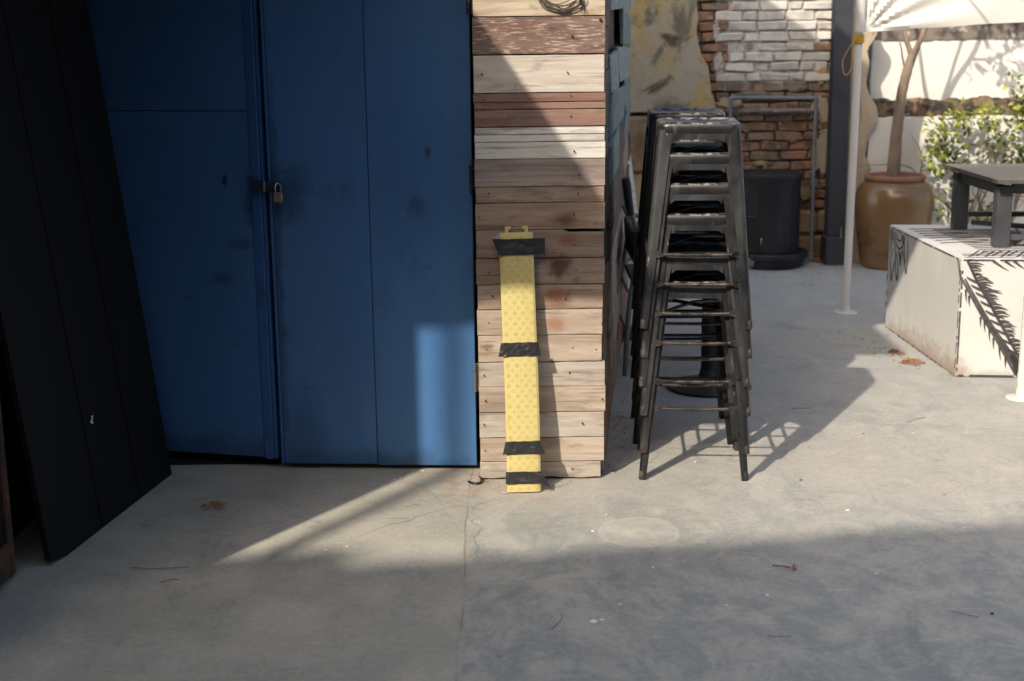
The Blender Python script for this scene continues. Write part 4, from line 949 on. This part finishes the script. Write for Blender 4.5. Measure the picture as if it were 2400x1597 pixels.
# ============================================================ WHITE PLATFORM WITH THE MURAL
HB = .555
pf = thing('white_platform', 'white painted concrete platform with black fern and leaf murals', 'platform', (2.05, 6.38, 0))
cA, cB = Vector((2.010, 7.49, 0)), Vector((2.048, 6.377, 0)); fd = Vector((.9943, -.1068, 0)); fnr = Vector((-.1068, -.9943, 0))
cC = cB + fd * 2.6; cD = cA + fd * 2.6
mb = MB(); mb.prism([cA, cD, cC, cB], (0, 0, HB)); o = mb.build('block', M['block'], pf)
bv = o.modifiers.new('bevel', 'BEVEL'); bv.width = .008; bv.segments = 2
ld = (cA - cB).normalized(); lnr = Vector((-ld.y, ld.x, 0)); lnr = lnr if lnr.x < 0 else -lnr
def F(u, v, o=.0): return cB + fd * u + Vector((0, 0, v)) + fnr * o               # front face
def LF(s, v, o=.0): return cA - ld * s + Vector((0, 0, v)) + lnr * o              # left face, s from the far corner
def TF(u, s, o=.0): return cB + fd * u + ld * s + Vector((0, 0, HB + o))          # top face
def stroke(mb, pts, w0, w1, surf, th=.0022, sm=True, rag=0.):
    P = [Vector((*p, 0)) for p in pts]; P = spline(P, 4) if sm and len(P) > 2 else P
    n_ = len(P); Lp, Rp = [], []
    for i, p in enumerate(P):
        d = (P[min(i + 1, n_ - 1)] - P[max(i - 1, 0)]).normalized(); s_ = Vector((-d.y, d.x, 0)); t = i / (n_ - 1)
        w_ = lerp(w0, w1, t) if not callable(w0) else w0(t)
        w_ = max(.0004, w_ * (1 + rag * nz(p.x * 90 + 7, p.y * 90, w0 if not callable(w0) else 1)))
        Lp.append(p + s_ * w_); Rp.append(p - s_ * w_)
    k = len(mb.v)
    for i in range(n_):
        for q in (Lp[i], Rp[i]): mb.v.append(tuple(surf(q.x, q.y, th)))
    for i in range(n_): 
        for q in (Lp[i], Rp[i]): mb.v.append(tuple(surf(q.x, q.y, -.002)))
    for i in range(n_ - 1):
        a_ = k + 2 * i; mb.f.append((a_, a_ + 2, a_ + 3, a_ + 1)); b_ = a_ + 2 * n_
        mb.f.append((a_, b_, b_ + 2, a_ + 2)); mb.f.append((a_ + 1, a_ + 3, b_ + 3, b_ + 1))
def zf(x, y):                                                     # sketch grid of the front face -> (u, v)
    v = HB * (1510 - y) / 1040; return ((x - (740 + 95 * v / HB)) * .000523, v)
fr = random.Random(13); mb = MB()
rach = [zf(*p) for p in [(880, 490), (960, 680), (1040, 830), (1130, 1010), (1220, 1190), (1320, 1380), (1400, 1520)]]
stroke(mb, rach, .0055, .0065, F)
RP = spline([Vector((*p, 0)) for p in rach], 9)
for i in range(0, len(RP) - 6):
    p = RP[i]; d = (RP[i + 1] - RP[i]).normalized()
    l_ = .052 + .012 * math.sin(i * .9) + fr.uniform(-.012, .014)
    if i in (13, 14): l_ = .085
    if i in (36, 37): l_ = .075
    stroke(mb, [(p.x, p.y), (p.x + l_ * .5, p.y + .002 + fr.uniform(-.003, .005)), (p.x + l_, p.y - .004 + fr.uniform(-.005, .003))], lambda t: .0042 * (1 - t ** 3) + .0004, 0, F)
    if i % 4 == 1 and i > 5: stroke(mb, [(p.x - .001, p.y), (p.x - .022, p.y + .010), (p.x - .044, p.y + .022), (p.x - .050, p.y + .030)], lambda t: .0058 * math.sin(math.pi * (.25 + .72 * t)), 0, F)
st2 = [zf(*p) for p in [(832, 655), (905, 800), (1010, 1000), (1120, 1190), (1270, 1480)]]
st3 = [zf(*p) for p in [(852, 645), (930, 800), (1035, 1000), (1150, 1190), (1325, 1460)]]
stroke(mb, st2, .0045, .012, F); stroke(mb, st3, .0045, .012, F)
stroke(mb, [zf(1230, 1300), zf(1290, 1420), zf(1340, 1520)], .012, .034, F)
for (x0_, y0_, x1_, y1_) in [(850, 745, 862, 850), (876, 800, 886, 892), (968, 985, 976, 1070), (1000, 1010, 1010, 1112), (1040, 1090, 1048, 1195), (1072, 1165, 1080, 1262), (1120, 1240, 1134, 1358), (1170, 1335, 1177, 1430)]:
    stroke(mb, [zf(x0_ + 8, y0_ - 10), zf((x0_ + x1_) / 2, (y0_ + y1_) / 2), zf(x1_, y1_)], lambda t: .0055 * (1 - t) + .0005, 0, F)
for a_, b_ in [((1095, 488), (1225, 575)), ((1195, 488), (1285, 550)), ((1270, 488), (1365, 560)), ((1360, 488), (1450, 545)), ((1450, 488), (1560, 570))]:
    q = ((a_[0] + b_[0]) / 2 + 4, (a_[1] + b_[1]) / 2 + 6); stroke(mb, [zf(*a_), zf(*q), zf(*b_)], lambda t: .006 * (1 - t) + .0008, 0, F)
for k in range(4):                                                # the mural goes on along the front
    q0 = .55 + k * .45; stroke(mb, [(q0, .52), (q0 + .1, .35), (q0 + .25, .05)], .006, .01, F)
    for j in range(14):
        t = j / 14; px_, pz_ = q0 + .25 * t ** 1.2, .52 - .46 * t; stroke(mb, [(px_, pz_), (px_ + .035, pz_ + .003), (px_ + .06, pz_ - .004)], lambda t: .0042 * (1 - t ** 3) + .0004, 0, F)
def ragline(a_, b_, w_, surf, gap=.0, seed=0, n_=60):
    pts = [(lerp(a_[0], b_[0], i / n_), lerp(a_[1], b_[1], i / n_)) for i in range(n_ + 1)]; run = []
    for i, p in enumerate(pts):
        if nz(i * .45, seed) > gap: run.append(p)
        else:
            if len(run) > 2: stroke(mb, run, lambda t: w_ * (.75 + .5 * abs(nz(t * 9, seed))), 0, surf, sm=False)
            run = []
    if len(run) > 2: stroke(mb, run, lambda t: w_ * (.75 + .5 * abs(nz(t * 9, seed))), 0, surf, sm=False)
ragline((.012, .008), (2.5, .008), .0055, F, -.35, 1, 200); ragline((.006, .548), (2.5, .545), .0045, F, -.3, 2, 200)
ragline((.005, .50), (.005, .03), .0045, F, -.28, 3); ragline((1.105, .50), (1.105, .04), .003, LF, -.1, 4)
ragline((.05, HB - .009), (1.08, HB - .009), .0035, LF, -.22, 5, 90); ragline((.04, .004), (1.0, .004), .002, LF, -.05, 8, 90)
ragline((.004, .10), (.004, .50), .003, LF, -.1, 6)
for a_, b_ in [((1.055, HB - .01), (1.112, .455)), ((1.075, HB - .012), (1.114, .47))]: stroke(mb, [a_, b_], .0022, .0032, LF, sm=False)
stuff(mb.build('fern_mural', M['ink'], pf))
mb = MB()
LV = [[(.06, .535), (.115, .46), (.135, .40), (.11, .35), (.085, .295), (.075, .265), (.055, .32), (.05, .38), (.085, .44)],
      [(.12, .44), (.16, .40), (.185, .34), (.175, .285), (.15, .32), (.135, .37), (.13, .42)],
      [(.24, .535), (.25, .45), (.30, .38), (.32, .345), (.335, .42), (.325, .52)],
      [(.10, .53), (.135, .47), (.19, .455), (.245, .48), (.26, .53)],
      [(.02, .52), (.05, .47), (.03, .42)], [(.12, .53), (.15, .50), (.21, .50), (.235, .535)], [(.17, .44), (.20, .41), (.215, .37), (.225, .43), (.25, .44)], [(.19, .455), (.22, .40), (.235, .45)],
      [(.265, .53), (.275, .46), (.30, .40)], [(.03, .535), (.07, .48)], [(.05, .535), (.10, .48)]]
for L_ in LV: stroke(mb, L_, lambda t: .0038 * (.55 + .6 * math.sin(math.pi * t)), 0, LF)
stuff(mb.build('leaf_mural', M['ink_blue'], pf))
mb = MB()                                                          # geometric bands on the top
for k in range(9):
    q = .05 + k * .035; stroke(mb, [(q, .05 + .02 * (k % 2)), (q + .10, .22)], .0055, .004, TF, sm=False)
for k in range(7): stroke(mb, [(.30 + k * .05, .04), (.46 + k * .05, .30), (.30 + k * .05, .56)], .0065, .0065, TF, sm=False)
for k in range(16): stroke(mb, [(.16 + .012 * nz(k, 3), .16 + k * .05), (.36, .19 + k * .05), (.55, .16 + k * .05)], .007, .005, TF)
for k in range(7): stroke(mb, [(.05, .46 + k * .08), (.18, .50 + k * .075), (.30, .48 + k * .08)], .008, .004, TF)
for k in range(12): stroke(mb, [(.55 + k * .09, .05), (.65 + k * .09, .35), (.52 + k * .09, .7), (.62 + k * .09, 1.05)], .007, .006, TF, sm=False)
ragline((.02, .02), (2.5, .02), .004, TF, -.2, 12, 200); stroke(mb, [(.03, .07), (.10, .085), (.5, .075), (1.2, .08)], .003, .003, TF)
stroke(mb, [(.04, .12), (.2, .125), (.6, .12)], .003, .003, TF)
stuff(mb.build('pattern_mural', M['ink'], pf))

# low charcoal table on the platform
tz = HB + .003
tbl = thing('low_table', 'charcoal painted low table standing on the white platform', 'table', (2.6, 6.95, HB))
for (x, y) in [(2.315, 7.29), (2.325, 6.69), (3.10, 7.2), (3.11, 6.62)]:
    MB().cbox((x, y, tz + .145), (.072, .065, .29), .004).build('leg', M['table'], tbl)
MB().prism([(2.235, 7.36, .868), (3.2, 7.27, .868), (3.2, 6.53, .868), (2.262, 6.585, .868)], (0, 0, .018)).build('table_top', M['table_top'], tbl)
for (a_, b_) in [((2.315, 7.255), (2.325, 6.725)), ((3.10, 7.165), (3.11, 6.655))]:
    a_, b_ = Vector((*a_, .832)), Vector((*b_, .832)); d = b_ - a_
    MB().cbox((a_ + b_) / 2, (.03, d.length - .004, .062), .003, Matrix.Rotation(math.atan2(d.y, d.x) - math.pi / 2, 3, 'Z')).build('apron', M['table'], tbl)
for (a_, b_, z_, hh) in [((2.351, 7.285), (3.064, 7.205), .838, .055), ((2.361, 6.685), (3.074, 6.625), .838, .055), ((2.351, 7.285), (3.064, 7.205), .635, .026), ((2.361, 6.69), (3.074, 6.63), .602, .026), ((2.36, 7.23), (3.06, 6.66), .600, .024)]:
    a_, b_ = Vector((*a_, z_)), Vector((*b_, z_)); d = b_ - a_
    MB().cbox((a_ + b_) / 2, (d.length - .002, .03, hh), .003, Matrix.Rotation(math.atan2(d.y, d.x), 3, 'Z')).build('rail', M['table'], tbl)

# ============================================================ TENT
tn = thing('canvas_screen', 'white canvas sheet stretched between round white poles round the platform', 'canvas screen', (1.89, 7.87, 0))
def pole(x, y, x1, y1):
    p = MB().tube([(x, y, .012), (x1, y1, 2.35)], .0215, 20).build('pole', M['pole'], tn, smooth=True)
    MB().tube([(x, y, .07), (x, y, .11)], .0225, 20).build('collar', M['pole'], p, smooth=True)
    MB().lathe((x, y, 0), [(.066, .001), (.066, .005), (.060, .008), (.026, .010), (.024, .04)], 32).build('foot_plate', M['pole'], p, smooth=True)
pole(1.887, 7.875, 1.905, 7.872); pole(2.215, 5.985, 2.235, 5.985); pole(4.6, 7.6, 4.6, 7.6)
def val(u, v):
    x = lerp(1.915, 4.6, u); r_ = math.hypot(x - 1.915, (1 - v) * .7 + .001); ang = math.atan2((1 - v) * .7 + .001, x - 1.915 + 1e-4)
    fold = math.sin(ang * 17) * .020 * min(1, r_ / .10) * max(0, 1 - r_ / .75) + .012 * nz(x * 3, v * 2)
    zb = 1.549 + .05 * math.sin(min(1, u * 2.2) * math.pi / 2) + .006 * nz(x * 4, 1)
    return (x, lerp(7.872, 7.6, u) - fold - .03 * math.sin(math.pi * v) * min(1, u * 6), lerp(2.32, zb, v))
MB().sheet(val, 160, 40, .002).build('side_sheet', M['canvas'], tn, smooth=True)
MB().tube([(1.905, 7.872, 2.34), (3.2, 7.74, 2.325), (4.6, 7.6, 2.34)], .006, 8).build('top_cable', M['wire'], tn)
MB().tube([(1.905, 7.872, 2.345), (2.235, 5.985, 2.345)], .006, 8).build('side_cable', M['wire'], tn)
sl = MB().tube([(1.900, 7.865, 1.55), (1.904, 7.866, 2.33)], .027, 16); sl.build('sleeve', M['canvas'], tn, smooth=True)
rpv = thing('yellow_rope', 'yellow cord tied round the white pole by the pot with a hanging loop', 'rope', (1.9, 7.86, 1.5))
mb = MB()
for k in range(5): mb.tube([(1.8985 + .0255 * math.cos(t), 7.873 + .0255 * math.sin(t), 1.497 + k * .009 + .002 * math.sin(t)) for t in [2 * math.pi * q / 20 for q in range(21)]], .0052, 6)
mb.build('wraps', M['rope'], rpv, smooth=True)
MB().tube(spline([(1.876, 7.85, 1.53), (1.86, 7.845, 1.50), (1.825, 7.84, 1.44), (1.808, 7.84, 1.395), (1.815, 7.84, 1.34), (1.835, 7.84, 1.325), (1.855, 7.84, 1.36), (1.86, 7.845, 1.44), (1.872, 7.85, 1.52)], 6), .0026, 6).build('loop', M['rope'], rpv, smooth=True)

# ============================================================ LITTER
lt = random.Random(19); mb = MB()
def litter(cx, cy, rx, ry_, n_, s0_, s1_, pile=.01):
    for _ in range(n_):
        r_ = lt.random() ** .6; a_ = lt.uniform(0, 6.28); p = Vector((cx + rx * r_ * math.cos(a_), cy + ry_ * r_ * math.sin(a_), .003 + lt.random() * pile * (1 - r_)))
        leaf_quad(mb, p, Vector((lt.uniform(-1, 1), lt.uniform(-1, 1), lt.uniform(-.05, .25))), Vector((0, 0, 1)) + rv(lt) * .3, lt.uniform(s0_, s1_), lt.uniform(s0_, s1_) * .22)
litter(1.90, 6.86, .035, .07, 70, .012, .028, .02); litter(1.93, 6.67, .055, .07, 90, .012, .028, .02); litter(1.86, 6.75, .12, .25, 26, .01, .025)
litter(1.82, 7.2, .15, .25, 14, .012, .03); litter(2.12, 9.60, .12, .06, 90, .02, .05, .03); litter(2.3, 9.45, .2, .12, 40, .02, .04); litter(2.0, 8.9, .8, .6, 24, .015, .035)
litter(-1.045, 4.68, .05, .05, 70, .008, .02, .012); litter(-.9, 4.5, .2, .2, 12, .006, .016); litter(2.3, 6.0, .4, .3, 10, .01, .03); litter(1.5, 5.2, .6, .5, 14, .006, .02)
for k in range(26):
    s_ = lt.uniform(.05, 2.6); p = s0 + sv * s_ + sn * lt.uniform(.02, .07); litter(p.x, p.y, .03, .05, 6, .008, .022)
litter(-.10, 4.905, .05, .03, 40, .003, .010, .006)
litter(2.10, 6.47, .02, .02, 0, .01, .02)
stuff(tag(mb.build('fallen_leaves', M['dry']), 'scattered dry orange leaf litter on the concrete floor', 'leaf litter'))
mb = MB()
for _ in range(26):
    x, y = lt.uniform(-.8, 2.0), lt.uniform(3.5, 5.6); r_ = lt.uniform(.0015, .006)
    k = lt.randint(4, 6); mb.prism([(x + r_ * lt.uniform(.6, 1.4) * math.cos(6.28 * q / k), y + r_ * lt.uniform(.6, 1.4) * math.sin(6.28 * q / k), .001) for q in range(k)], (0, 0, .002))
for (x, y, s_) in [(.22, 3.68, .012), (.24, 3.69, .008), (.60, 3.78, .006), (.73, 3.85, .006), (1.13, 4.57, .008), (.30, 3.80, .006)]:
    mb.prism([(x + s_ * lt.uniform(.5, 1.3) * math.cos(6.28 * q / 7), y + s_ * lt.uniform(.5, 1.3) * math.sin(6.28 * q / 7), .001) for q in range(7)], (0, 0, .002))
stuff(tag(mb.build('paint_flakes', M['flake']), 'tiny white paint flakes dotted over the concrete floor', 'paint flakes'))
st_ = thing('dry_stem', 'dry stem with a withered red flower head on the shaded concrete', 'stem', (.82, 4.06, 0))
MB().tube([(.785, 4.075, .004), (.81, 4.062, .007), (.835, 4.05, .006)], .0022, 6).build('stalk', M['twig'], st_)
mb = MB()
for _ in range(18): leaf_quad(mb, Vector((.842, 4.046, .006)) + rv(lt) * .005, rv(lt) + Vector((.6, -.3, .2)), Vector((0, 0, 1)) + rv(lt) * .4, .013, .003)
mb.build('flower_head', M['dry'], st_)
TW = [('long thin twig lying in the shade near the black board', [(-1.18, 4.12), (-1.10, 4.105), (-1.0, 4.12)]), ('short twig lying beside the long thin twig near the black board', [(-1.06, 4.0), (-1.03, 4.015), (-1.01, 4.02)]),
      ('thin brown twig on the bare concrete in front of the plank column', [(.68, 3.57), (.70, 3.56), (.745, 3.565)]), ('thin straw curled on the concrete right of the floor joint', [(.10, 3.63), (.115, 3.66), (.13, 3.70), (.128, 3.73)]),
      ('pale twig on the sunlit concrete beyond the bar stool shadow', [(1.19, 5.86), (1.23, 5.85), (1.27, 5.86)]), ('dark twig on the sunlit concrete towards the white platform corner', [(1.62, 5.62), (1.66, 5.66), (1.72, 5.70)]), ('brown twig lying on the shaded concrete near a dark seed', [(1.22, 3.72), (1.25, 3.69), (1.285, 3.675)])]
for lb, pts in TW:
    tag(MB().tube(spline([(x, y, .004 + .002 * (i % 2)) for i, (x, y) in enumerate(pts)], 4), .0011, 6).build('twig', M['twig']), lb, 'twig', 'twigs on the floor')
lf = MB(); leaf_quad(lf, Vector((1.03, 4.89, .004)), Vector((.6, 1, .1)), Vector((0, 0, 1)), .025, .008)
tag(lf.build('green_leaf', M['leaf_lt']), 'small yellow green leaf lying on the sunlit concrete', 'leaf')
sdq = MB().lathe((1.33, 3.70, 0), [(.002, .001), (.005, .002), (.005, .005), (.002, .006)], 10)
tag(sdq.build('seed', M['stool_blk']), 'dark seed lying on the shaded concrete', 'seed')
